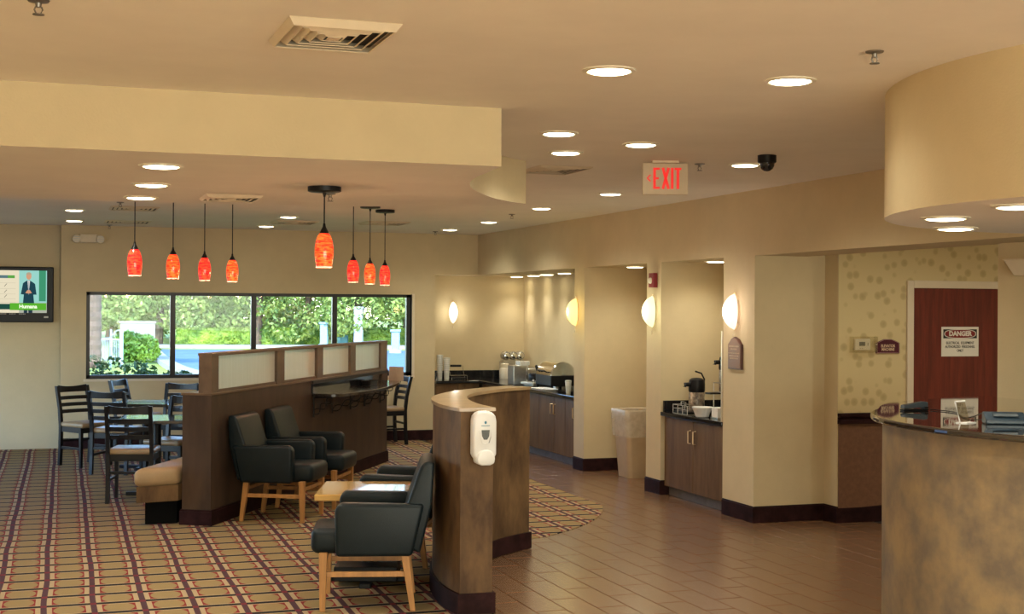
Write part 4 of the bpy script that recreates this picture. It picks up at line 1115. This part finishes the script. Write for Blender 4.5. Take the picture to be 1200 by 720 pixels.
wf = thing('waffle_iron', 'black round waffle iron with raised handle at the counter edge', 'waffle iron', (5.93, 16.25, ZT), 0.3)
MB().box(-0.16, 0.16, -0.13, 0.13, 0.02, 0.05).box(-0.13, -0.08, -0.1, 0.1, 0, 0.02).box(0.08, 0.13, -0.1, 0.1, 0, 0.02).build('base', mat('pale_tray', (0.55, 0.56, 0.50), 0.35, noise=0.1), wf, bevel=0.01)
MB().lathe([(0.10, 0.07), (0.105, 0.09), (0.105, 0.14), (0.09, 0.16), (0.02, 0.165)], n=24).build('iron_plates', BLACK, wf, smooth=True)
MB().tube([(-0.09, -0.05, 0.05), (-0.05, -0.03, 0.12)], 0.02, 10).build('arm', STEEL, wf, smooth=True)
MB().tube([(-0.02, -0.10, 0.10), (-0.10, -0.16, 0.19), (-0.16, -0.20, 0.26)], [0.014, 0.016, 0.018], 10).build('handle', BLACK, wf, smooth=True)

rt_ = thing('chafing_dish', 'chrome roll top chafing dish on a black stand', 'chafing dish', (5.99, 15.72, ZT), 0.0)
MB().box(-0.17, 0.17, -0.27, 0.27, 0.035, 0.165).build('water_pan', BLACK, rt_, bevel=0.01)
for sx in (-1, 1):
    for sy in (-1, 1):
        MB().box(sx * 0.15 - 0.012, sx * 0.15 + 0.012, sy * 0.24 - 0.012, sy * 0.24 + 0.012, 0, 0.10).build('leg', BLACK, rt_)
vs = []; fs = []; n1, n2 = 16, 2
for j, yy in enumerate((-0.26, -0.25, 0.25, 0.26)):
    for i in range(n1 + 1):
        a = math.pi * i / n1; r = 0.165 if j in (1, 2) else 0.155
        vs.append((-r * math.cos(a), yy, 0.165 + 0.165 * math.sin(a) * (r / 0.165)))
for j in range(3):
    for i in range(n1):
        k = j * (n1 + 1) + i; fs.append((k, k + 1, k + n1 + 2, k + n1 + 1))
fs += [tuple(range(n1 + 1)), tuple(range(3 * (n1 + 1), 4 * (n1 + 1)))]
MB().add(vs, fs).build('roll_top', CHROME, rt_, smooth=True)
MB().tube([(-0.165, -0.12, 0.20), (-0.20, -0.12, 0.22), (-0.20, 0.12, 0.22), (-0.165, 0.12, 0.20)], 0.008, 8).build('handle', BLACK, rt_, smooth=True)
MB().lathe([(0.03, 0.002), (0.03, 0.05), (0.02, 0.055)], n=14).build('burner', STEEL, rt_)
for (x, y, lab) in ((5.74, 14.66, 'stack of small white cups at the counter end by the pillar'), (5.80, 14.50, 'second stack of small white cups right by the pillar')):
    cup_stack(x, y, 0.155, lab, 0.036)
pl = thing('serving_tray', 'shallow white tray in front of the chafing dish', 'tray', (5.70, 15.36, ZT))
loft([(0.09, 0.20, 0.03, 0.0), (0.11, 0.22, 0.03, 0.022), (0.105, 0.215, 0.03, 0.022), (0.088, 0.198, 0.03, 0.004)]).build('tray_rim', WHITE, pl, smooth=True)
MB().box(-0.085, 0.085, -0.195, 0.195, 0.001, 0.005).build('tray_floor', WHITE, pl)

# coffee niche
FLOR = mat('floral_steel', (0.50, 0.42, 0.32), 0.3, metal=0.3, col2=(0.05, 0.035, 0.03), scale=22)
def airpot(loc, rz, label, stand=0.0):
    t = thing('airpot', label, 'airpot', loc, rz, 'coffee airpots')
    z = stand
    MB().lathe([(0.070, z), (0.075, z + 0.01), (0.075, z + 0.19), (0.070, z + 0.20)], n=24).build('flask', FLOR, t, smooth=True)
    MB().lathe([(0.072, z + 0.20), (0.078, z + 0.215), (0.078, z + 0.28), (0.070, z + 0.315), (0.05, z + 0.33), (0.01, z + 0.335)], n=24).build('pump_head', BLACK, t, smooth=True)
    MB().tube([(-0.06, 0, z + 0.272), (-0.125, 0, z + 0.272), (-0.13, 0, z + 0.25)], [0.022, 0.020, 0.018], 10).build('spout', BLACK, t, smooth=True)
    MB().tube([(0.075, 0, z + 0.22), (0.082, 0, z + 0.32), (0.05, 0, z + 0.375), (-0.015, 0, z + 0.395)], 0.008, 8).build('carry_handle', BLACK, t, smooth=True)
    if stand:
        mb = MB()
        for sx in (-1, 1):
            for sy in (-1, 1):
                mb.tube([(sx * 0.09, sy * 0.09, 0), (sx * 0.09, sy * 0.09, z + 0.08)], 0.005, 6)
        for zz in (z - 0.006, z + 0.08):
            mb.tube([(-0.09, -0.09, zz), (0.09, -0.09, zz), (0.09, 0.09, zz), (-0.09, 0.09, zz)], 0.005, 6, closed=True)
        mb.box(-0.09, 0.09, -0.09, 0.09, z - 0.008, z - 0.001)
        mb.build('wire_stand', STEEL, t, smooth=True)
        MB().box(-0.20, -0.09, -0.05, 0.05, z - 0.02, z - 0.006).build('drip_tray', BLACK, t)
airpot((5.83, 11.58, ZT), 0.05, 'floral airpot with black pump head on the coffee counter')
airpot((5.985, 11.27, ZT), 0.0, 'taller black airpot raised on a wire stand near the pillar', 0.22)
wk = thing('wire_caddy', 'low wire caddy in front of the floral airpot', 'caddy', (5.68, 11.50, ZT))
mb = MB()
for z in (0.004, 0.05, 0.085):
    mb.tube([(-0.06, -0.15, z), (0.06, -0.15, z), (0.06, 0.15, z), (-0.06, 0.15, z)], 0.0035, 6, closed=True)
for y in (-0.15, -0.05, 0.05, 0.15):
    for x in (-0.06, 0.06):
        mb.tube([(x, y, 0.004), (x, y, 0.085)], 0.0035, 6)
mb.tube([(-0.06, -0.12, 0.085), (-0.06, -0.12, 0.12), (-0.06, -0.02, 0.12), (-0.06, -0.02, 0.085)], 0.0035, 6)
mb.build('wire_basket', STEEL, wk, smooth=True)
MB().box(-0.05, 0.05, -0.14, 0.14, 0.006, 0.03).build('packets', BLACK, wk)
bo_ = thing('bowl', 'white bowl at the edge of the coffee counter', 'bowl', (5.665, 11.14, ZT))
MB().lathe([(0.05, 0.0), (0.058, 0.004), (0.085, 0.075), (0.095, 0.088), (0.095, 0.094), (0.088, 0.093), (0.078, 0.07), (0.05, 0.012), (0.001, 0.010)], n=28).build('bowl_shell', WHITE, bo_, smooth=True)
nb = thing('napkin_holder', 'white napkin stack in a steel holder beside the bowl', 'napkins', (5.755, 10.96, ZT))
MB().box(-0.06, 0.06, -0.06, 0.06, 0.012, 0.10).build('napkins', WHITE, nb, bevel=0.004)
MB().box(-0.066, 0.066, -0.066, 0.066, 0.0, 0.012).box(0.061, 0.066, -0.066, 0.066, 0.012, 0.08).build('holder', STEEL, nb)
mbd = thing('pale_strip_panel', 'tall narrow made-up panel drawing a pale strip by the signed pillar', 'panel', (5.63, 10.640, ZT))  # made-up panel that draws the pale upright strip at the pillar edge
MB().box(-0.012, 0.20, -0.004, 0.004, 0.0, 0.785).build('panel_sheet', TRIMW, mbd)
MB().box(-0.018, -0.012, -0.006, 0.006, 0.0, 0.79).build('edge_strip', mat('pale_strip_edge', (0.8, 0.74, 0.6), 0.3, metal=0.6, noise=0.05), mbd)
mbd.location = (5.607, 10.632, ZT)

# menu cards at the far end of the shelf
for i, (a, n, lab) in enumerate(((2.50, 0.062, 'pale folded table card on the bar shelf right beside the backsplash end'), (2.46, 0.158, 'pale folded table card at the outer rim of the bar shelf end'))):
    p = dv(SA + a, n, 0.936)
    t = thing('table_card', lab, 'card', p, face((-0.3256, -0.9455)))
    mb = MB().hexa([(-0.042, -0.03, 0), (0.042, -0.03, 0), (0.042, -0.027, 0), (-0.042, -0.027, 0)], [(-0.042, -0.004, 0.16), (0.042, -0.004, 0.16), (0.042, -0.001, 0.16), (-0.042, -0.001, 0.16)])
    mb.hexa([(-0.042, 0.027, 0), (0.042, 0.027, 0), (0.042, 0.03, 0), (-0.042, 0.03, 0)], [(-0.042, 0.0, 0.16), (0.042, 0.0, 0.16), (0.042, 0.003, 0.16), (-0.042, 0.003, 0.16)])
    mb.build('card_leaf', mat('card_paper', (0.46, 0.34, 0.24), 0.6, noise=0.1), t)
tt = thing('condiment_tray', 'black condiment tray on the bar shelf by the backsplash', 'tray', dv(SA + 1.55, 0.09, 0.936), face((-DD[0], -DD[1])))
loft([(0.045, 0.13, 0.02, 0), (0.055, 0.14, 0.02, 0.05), (0.05, 0.135, 0.02, 0.05), (0.04, 0.125, 0.02, 0.006)]).build('tray_wall', BLACK, tt, smooth=True)
MB().box(-0.042, 0.042, -0.125, 0.125, 0.0005, 0.006).build('tray_floor', BLACK, tt)

# ---- on the reception desk
ZD = 1.2005
BLUEG = mat('blue_grey_plastic', (0.035, 0.050, 0.062), 0.4, noise=0.1)
p0 = at(1053, 482, ZD); p1 = at(1089, 481, ZD)
cr = thing('stapler', 'blue grey stapler at the rounded end of the desk', 'stapler', ((p0[0] + p1[0]) / 2, (p0[1] + p1[1]) / 2, ZD), math.atan2(p1[1] - p0[1], p1[0] - p0[0]))
MB().prism_y([(-0.085, 0.014), (-0.08, 0.034), (0.06, 0.052), (0.085, 0.048), (0.085, 0.020), (-0.07, 0.012)], -0.018, 0.018).build('top_arm', BLUEG, cr, bevel=0.004)
MB().box(-0.085, 0.088, -0.020, 0.020, 0.0, 0.010).build('base', BLACK, cr, bevel=0.003)
MB().box(0.06, 0.088, -0.018, 0.018, 0.010, 0.022).build('hinge', BLACK, cr)
p = at(1139, 496, ZD)
hl = thing('sign_holder', 'clear upright card holder with white edges on the desk', 'card holder', (p[0] - 0.03, p[1] + 0.02, ZD), -YAW + 0.75)
hl.scale = (0.62, 0.8, 0.85)
MB().hexa([(-0.075, -0.004, 0), (0.075, -0.004, 0), (0.075, 0.004, 0), (-0.075, 0.004, 0)], [(-0.075, 0.03, 0.125), (0.075, 0.03, 0.125), (0.075, 0.036, 0.125), (-0.075, 0.036, 0.125)]).build('card', clear_glass('clear_acrylic', (0.80, 0.77, 0.70), 0.10, 0.03), hl)
MB().tube([(-0.078, -0.002, 0.004), (-0.078, 0.033, 0.127), (0.078, 0.033, 0.127)], 0.006, 8).build('white_edge', WHITE, hl, smooth=True)
MB().box(-0.075, 0.075, -0.05, 0.03, 0.0, 0.005).build('foot', WHITE, hl)
p = at(1177, 497, ZD)
ctm = thing('card_terminal', 'dark blue card terminal lying on the desk counter', 'card terminal', (p[0], p[1], ZD), -YAW - 0.12)
MB().prism_x([(-0.045, 0.0), (0.055, 0.0), (0.055, 0.058), (0.02, 0.058), (-0.045, 0.022)], -0.10, 0.10).build('casing', mat('dark_blue_plastic', (0.015, 0.032, 0.05), 0.4, noise=0.1), ctm, bevel=0.006)
MB().box(-0.06, 0.06, -0.03, 0.02, 0.04, 0.052).build('keypad', BLUEG, ctm)
MB().box(0.10, 0.118, -0.03, 0.04, 0.0, 0.03).build('side_plug', BLACK, ctm)
q0 = at(1090, 481, ZD); q1 = at(1118, 484, ZD); q2 = at(1133, 491, ZD); q3 = at(1155, 487, ZD)
tag(MB().tube(spline([(*q0, ZD + 0.004), (*q1, ZD + 0.004), (*q2, ZD + 0.004), (*q3, ZD + 0.02)], 8), 0.003, 6).build('cable', BLACK, smooth=True), 'thin black cable crossing the glossy desk counter', 'cable')

# ================================================================ OUTSIDE THE WINDOW
ZG = -0.15
def g(u, v): return at(u, v, ZG)
GRASS = mat('lawn_grass', (0.38, 0.38, 0.05), 0.9, col2=(0.24, 0.29, 0.04), scale=1.5)
struct(MB().box(-160, 170, -60, 240, ZG - 0.3, ZG - 0.04).build('ground', GRASS), 'bright green lawn outside the building')
ASPH = mat('pale_asphalt', (0.115, 0.185, 0.26), 0.8, noise=0.12, scale=1.2)
asp = [g(179, 408), g(900, 416), (120, 40), (60, 26), g(900, 444), g(243, 444), g(222, 438), g(205, 430), g(192, 420)]
asp = [g(181, 409.5), g(620, 412), (70, 55), (70, 24.5), g(600, 446), g(246, 443), g(222, 437), g(205, 430), g(190, 419)]
struct(MB().prism(asp, ZG - 0.2, ZG).build('driveway', ASPH), 'pale blue grey asphalt driveway behind the window')
CURB = mat('pale_concrete', (0.38, 0.33, 0.27), 0.85, noise=0.1)
cb = spline([g(260, 444.5), g(246, 443), g(222, 437), g(205, 430), g(190, 419), g(181, 409.5), g(177, 406)], 6)
struct(MB().prism(offset_poly(cb, 0.35) + offset_poly(cb, -0.10)[::-1], ZG - 0.2, ZG + 0.12).build('curb', CURB), 'pale concrete curb bending around the lawn')
far = [g(178, 407.2), g(420, 408.0), g(640, 409)]
struct(MB().prism(offset_poly(far, 1.6) + offset_poly(far, -0.3)[::-1], ZG - 0.2, ZG + 0.10).build('far_curb', CURB), 'long pale concrete curb in front of the hedge')

def leaf_mat(name, a, b):
    mt, nt, bs = nodes(name)
    oi = nt.nodes.new('ShaderNodeTexCoord'); nz = nt.nodes.new('ShaderNodeTexNoise'); nz.inputs['Scale'].default_value = 1.3; nz.inputs['Detail'].default_value = 3
    nt.links.new(oi.outputs['Object'], nz.inputs[0])
    rp = nt.nodes.new('ShaderNodeValToRGB'); e = rp.color_ramp.elements
    e[0].position = 0.36; e[0].color = (*a, 1); e[1].position = 0.64; e[1].color = (*b, 1)
    nt.links.new(nz.outputs[0], rp.inputs[0]); nt.links.new(rp.outputs[0], bs.inputs['Base Color'])
    bs.inputs['Roughness'].default_value = 0.55
    return mt
LEAF1 = leaf_mat('tree_leaves', (0.13, 0.20, 0.035), (0.36, 0.42, 0.09))
LEAF2 = leaf_mat('olive_leaves', (0.18, 0.20, 0.06), (0.42, 0.42, 0.13))
HEDGEM = leaf_mat('hedge_leaves', (0.12, 0.22, 0.02), (0.40, 0.50, 0.05))
SHRUBM = leaf_mat('shrub_leaves', (0.05, 0.12, 0.03), (0.16, 0.26, 0.06))
BARK = mat('bark', (0.16, 0.10, 0.06), 0.9, noise=0.4, scale=6, stretch=(4, 4, 1), bump=0.6, bscale=20)
def leaves(pts, size, rnd):
    n = len(pts); pts = np.array(pts)
    a = rnd.normal(size=(n, 3)); a /= np.linalg.norm(a, axis=1)[:, None]
    b = rnd.normal(size=(n, 3)); b -= a * (a * b).sum(1)[:, None]; b /= np.linalg.norm(b, axis=1)[:, None]
    s = size * rnd.uniform(0.6, 1.3, size=(n, 1))
    v = np.stack([pts - a * s, pts + b * s * 0.5, pts + a * s, pts - b * s * 0.5], 1).reshape(-1, 3)
    return v, np.arange(4 * n).reshape(n, 4)
def leaf_obj(name, pts, size, mt, parent, rnd):
    v, f = leaves(pts, size, rnd)
    me = bpy.data.meshes.new(name); me.from_pydata(v.tolist(), [], f.tolist()); me.materials.append(mt)
    o = bpy.data.objects.new(name, me); C.objects.link(o); o.parent = parent
    return o
def blob_pts(rnd, n, c, r):
    d = rnd.normal(size=(n, 3)); d /= np.linalg.norm(d, axis=1)[:, None]
    k = rnd.uniform(0.72, 1.0, size=(n, 1)) ** 0.6
    return d * k * np.array(r) + np.array(c)
rnd = np.random.RandomState(5)
def tree(x, y, h, r, label, mt, n=12000, size=0.12, low=0.9):
    t = thing('garden_tree', label, 'tree', (x, y, ZG - 0.06), 0, 'trees behind the hedge')
    pts = []
    for _ in range(16):
        c = (rnd.uniform(-0.6, 0.6) * r, rnd.uniform(-0.5, 0.5) * r, rnd.uniform(low, h - 1.0))
        rr = rnd.uniform(0.34, 0.52) * r
        pts.append(blob_pts(rnd, n // 16, c, (rr, rr, rr * 0.8)))
    leaf_obj('crown', np.concatenate(pts), size, mt, t, rnd)
    MB().tube([(0, 0, 0), (0.1, 0.05, h * 0.3), (-0.1, 0, h * 0.6), (0, 0, h * 0.85)], [0.22, 0.17, 0.12, 0.05], 8).build('trunk', BARK, t, smooth=True)
row = [(u, 62 + 7 * (i % 2), i) for i, u in enumerate(range(70, 540, 58))]
labs = ['tall leafy green tree behind the bright hedge', 'tall olive green tree behind the bright hedge']
for u, dpt, i in row:
    d = ray(u, 362); q = d * (dpt + 6)
    tree(float(q[0]), float(q[1]), 7.5 + (i % 3), 2.9, labs[i % 2], (LEAF1, LEAF2)[i % 2])
for i, u in enumerate(range(60, 560, 110)):
    q = ray(u, 362) * 84
    tree(float(q[0]), float(q[1]), 10, 5.2, 'large dark green tree rising far behind the hedge', LEAF1, 14000, 0.16, 0.8)
def hedge(u0, u1, v, zt, label, dep=1.3):
    a = np.array(g(u0, v)); b = np.array(g(u1, v)); L_ = np.linalg.norm(b - a); d = (b - a) / L_; nrm = np.array([-d[1], d[0]])
    t = thing('hedge', label, 'hedge', (float(a[0]), float(a[1]), ZG - 0.05), math.atan2(d[1], d[0]), 'clipped hedges beyond the driveway')
    n = int(L_ * 1100); pts = []
    h = zt - ZG + 0.05
    u_ = rnd.uniform(0, L_, n); w = rnd.uniform(0, dep, n); z = rnd.uniform(0.03, h, n)
    side = rnd.randint(0, 3, n)
    w = np.where(side == 0, rnd.uniform(0, 0.12, n), w); z = np.where(side == 1, h - rnd.uniform(0, 0.1, n), z)
    leaf_obj('foliage', np.stack([u_, w, z], 1), 0.055, HEDGEM, t, rnd)
    MB().box(0.05, L_ - 0.05, 0.1, dep, 0.0, h - 0.08).build('inner_mass', HEDGEM, t)
hedge(206, 347, 405.5, 0.74, 'long bright clipped hedge behind the driveway')
hedge(349, 376, 404.5, 0.70, 'short darker hedge piece left of the pale pillar')
hedge(405, 500, 405.0, 0.72, 'bright clipped hedge behind the slim pale pillars')
def bush(u, v, r, label, mt, n=1500, size=0.06, zc=0.8):
    x, y = g(u, v)
    t = thing('shrub', label, 'shrub', (x, y, ZG - 0.05))
    pts = np.concatenate([blob_pts(rnd, n // 6, (rnd.uniform(-.5, .5) * r, rnd.uniform(-.5, .5) * r, r * zc * rnd.uniform(0.5, 1.05)), (r * .6, r * .6, r * .5)) for _ in range(6)])
    pts[:, 2] = np.abs(pts[:, 2])
    leaf_obj('foliage', pts, size, mt, t, rnd)
    MB().tube([(0, 0, 0), (0.02, 0, r)], 0.03, 6).build('stem', BARK, t)
bush(160, 423.5, 0.85, 'round yellow green bush beside the white gate', HEDGEM, 2600, 0.09)
bush(268, 406.3, 0.5, 'small round bush growing in front of the hedge', HEDGEM, 700, 0.08)
# shrubs close to the glass
for x, y, r, lab in ((0.78, 19.6, 0.40, 'dark green shrub under the window beside its frame'), (1.25, 19.9, 0.33, 'dark green shrub under the window below the gate'), (1.75, 19.7, 0.26, 'low dark green shrub under the second mullion'), (2.55, 20.0, 0.30, 'small dark green shrub under the window behind the partition end')):
    t = thing('window_shrub', lab, 'shrub', (x, y, ZG - 0.05), 0, 'shrubs under the window')
    pts = np.concatenate([blob_pts(rnd, 130, (rnd.uniform(-.6, .6) * r, rnd.uniform(-.4, .4) * r, 0.74 + rnd.uniform(0.1, 1.0) * r), (r * .5, r * .5, r * .4)) for _ in range(6)])
    leaf_obj('foliage', pts, 0.038, SHRUBM, t, rnd)
    MB().tube([(0, 0, 0), (0.01, 0, 0.4), (0, 0.02, 0.75)], 0.015, 6).build('stem', BARK, t)

struct(MB().box(-40, -3.2, -6, 40, ZG - 0.2, ZG - 0.01).build('bounce_slab', mat('bounce_slab_dark', (0.06, 0.075, 0.09), 0.9, noise=0.15, scale=2)), 'unseen dark slab added to cut light bounced in beside the building')  # added out of view to keep lawn light from bouncing onto the walls
# leaning palm-like trunk at the left pane edge
x, y = g(110, 430)
t = thing('garden_tree', 'thick brown trunk at the left window edge', 'tree', (x, y, ZG - 0.06))
mb = MB(); prof = []
for i in range(30):
    z = i * 0.15; prof.append((0.22 + 0.03 * (i % 2) - 0.001 * i, z))
mb.lathe(prof, n=14).build('trunk', mat('trunk_brown', (0.13, 0.075, 0.05), 0.9, noise=0.45, scale=7, bump=0.6, bscale=20), t)
pts = blob_pts(rnd, 900, (0, 0, 4.8), (1.8, 1.8, 0.8))
leaf_obj('crown', pts, 0.3, LEAF1, t, rnd)
# beige low wall, white gate
a = g(141, 409); b = g(182, 409)
tag(MB().box(a[0], b[0], a[1], a[1] + 0.4, ZG - 0.2, 1.02).box(a[0] - 0.05, b[0] + 0.05, a[1] - 0.05, a[1] + 0.45, 1.02, 1.10).build('garden_wall', mat('beige_masonry', (0.36, 0.30, 0.24), 0.9, noise=0.12, scale=3)), 'low beige masonry wall behind the round bush', 'wall')
a = np.array(g(117, 428)); b = np.array(g(143, 430))
gt = thing('white_gate', 'white metal gate frame standing on the lawn', 'gate', (float(a[0]), float(a[1]), ZG - 0.05), math.atan2(b[1] - a[1], b[0] - a[0]))
L_ = float(np.linalg.norm(b - a)); GW = mat('white_metal', (0.50, 0.52, 0.53), 0.5, noise=0.05)
for x in (0.0, L_ * 0.5, L_ * 0.93, L_):
    MB().box(x - 0.025, x + 0.025, -0.025, 0.025, 0, 1.22).build('post', GW, gt)
MB().box(0, L_, -0.02, 0.02, 0.88, 0.93).box(0, L_, -0.02, 0.02, 0.22, 0.27).build('rail', GW, gt)
MB().tube([(0, 0, 0.9), (L_ * 0.45, 0, 0.95), (L_ * 0.78, 0, 1.2), (L_, 0, 1.2)], 0.025, 6).build('top_brace', GW, gt)
for i in range(1, 16):
    x = L_ * i / 16
    MB().box(x - 0.006, x + 0.006, -0.006, 0.006, 0.25, 0.9).build('picket', GW, gt)
# pillars and boxes across the driveway
PB = mat('pale_blue_paint', (0.28, 0.40, 0.48), 0.6, noise=0.08); PW = mat('off_white_paint', (0.55, 0.54, 0.53), 0.6, noise=0.05); TB = mat('teal_paint', (0.12, 0.27, 0.26), 0.6, noise=0.1)  # each pillar has one even paint colour of its own
def pillar(u0, u1, vb, vt, m_, label, capm=None):
    a = np.array(g(u0, vb)); b = np.array(g(u1, vb)); w = float(np.linalg.norm(b - a)); c = (a + b) / 2
    dep = float(c @ FW[:2]); h = (vb - vt) * dep / F
    t = thing('driveway_pillar', label, 'pillar', (float(c[0]), float(c[1]), ZG - 0.05), -YAW)
    MB().box(-w / 2, w / 2, -w / 2, w / 2, 0, h - 0.1).build('shaft', m_, t, bevel=0.02)
    MB().box(-w / 2 - 0.05, w / 2 + 0.05, -w / 2 - 0.05, w / 2 + 0.05, h - 0.1, h).build('cap', m_, t, bevel=0.02)
    MB().box(-w / 2 - 0.08, w / 2 + 0.08, -w / 2 - 0.08, w / 2 + 0.08, 0, 0.2).build('plinth', capm or m_, t, bevel=0.02)
pillar(375.5, 384.0, 407, 376.5, PB, 'pale blue square pillar beside the window mullion')
pillar(396, 407.5, 406, 385.0, TB, 'squat teal utility pillar behind the frosted panels')
pillar(415, 425, 407, 358.5, PW, 'tall white pillar across the driveway')
pillar(459, 468, 414, 385.0, PB, 'pale blue pillar on the small driveway island', CURB)
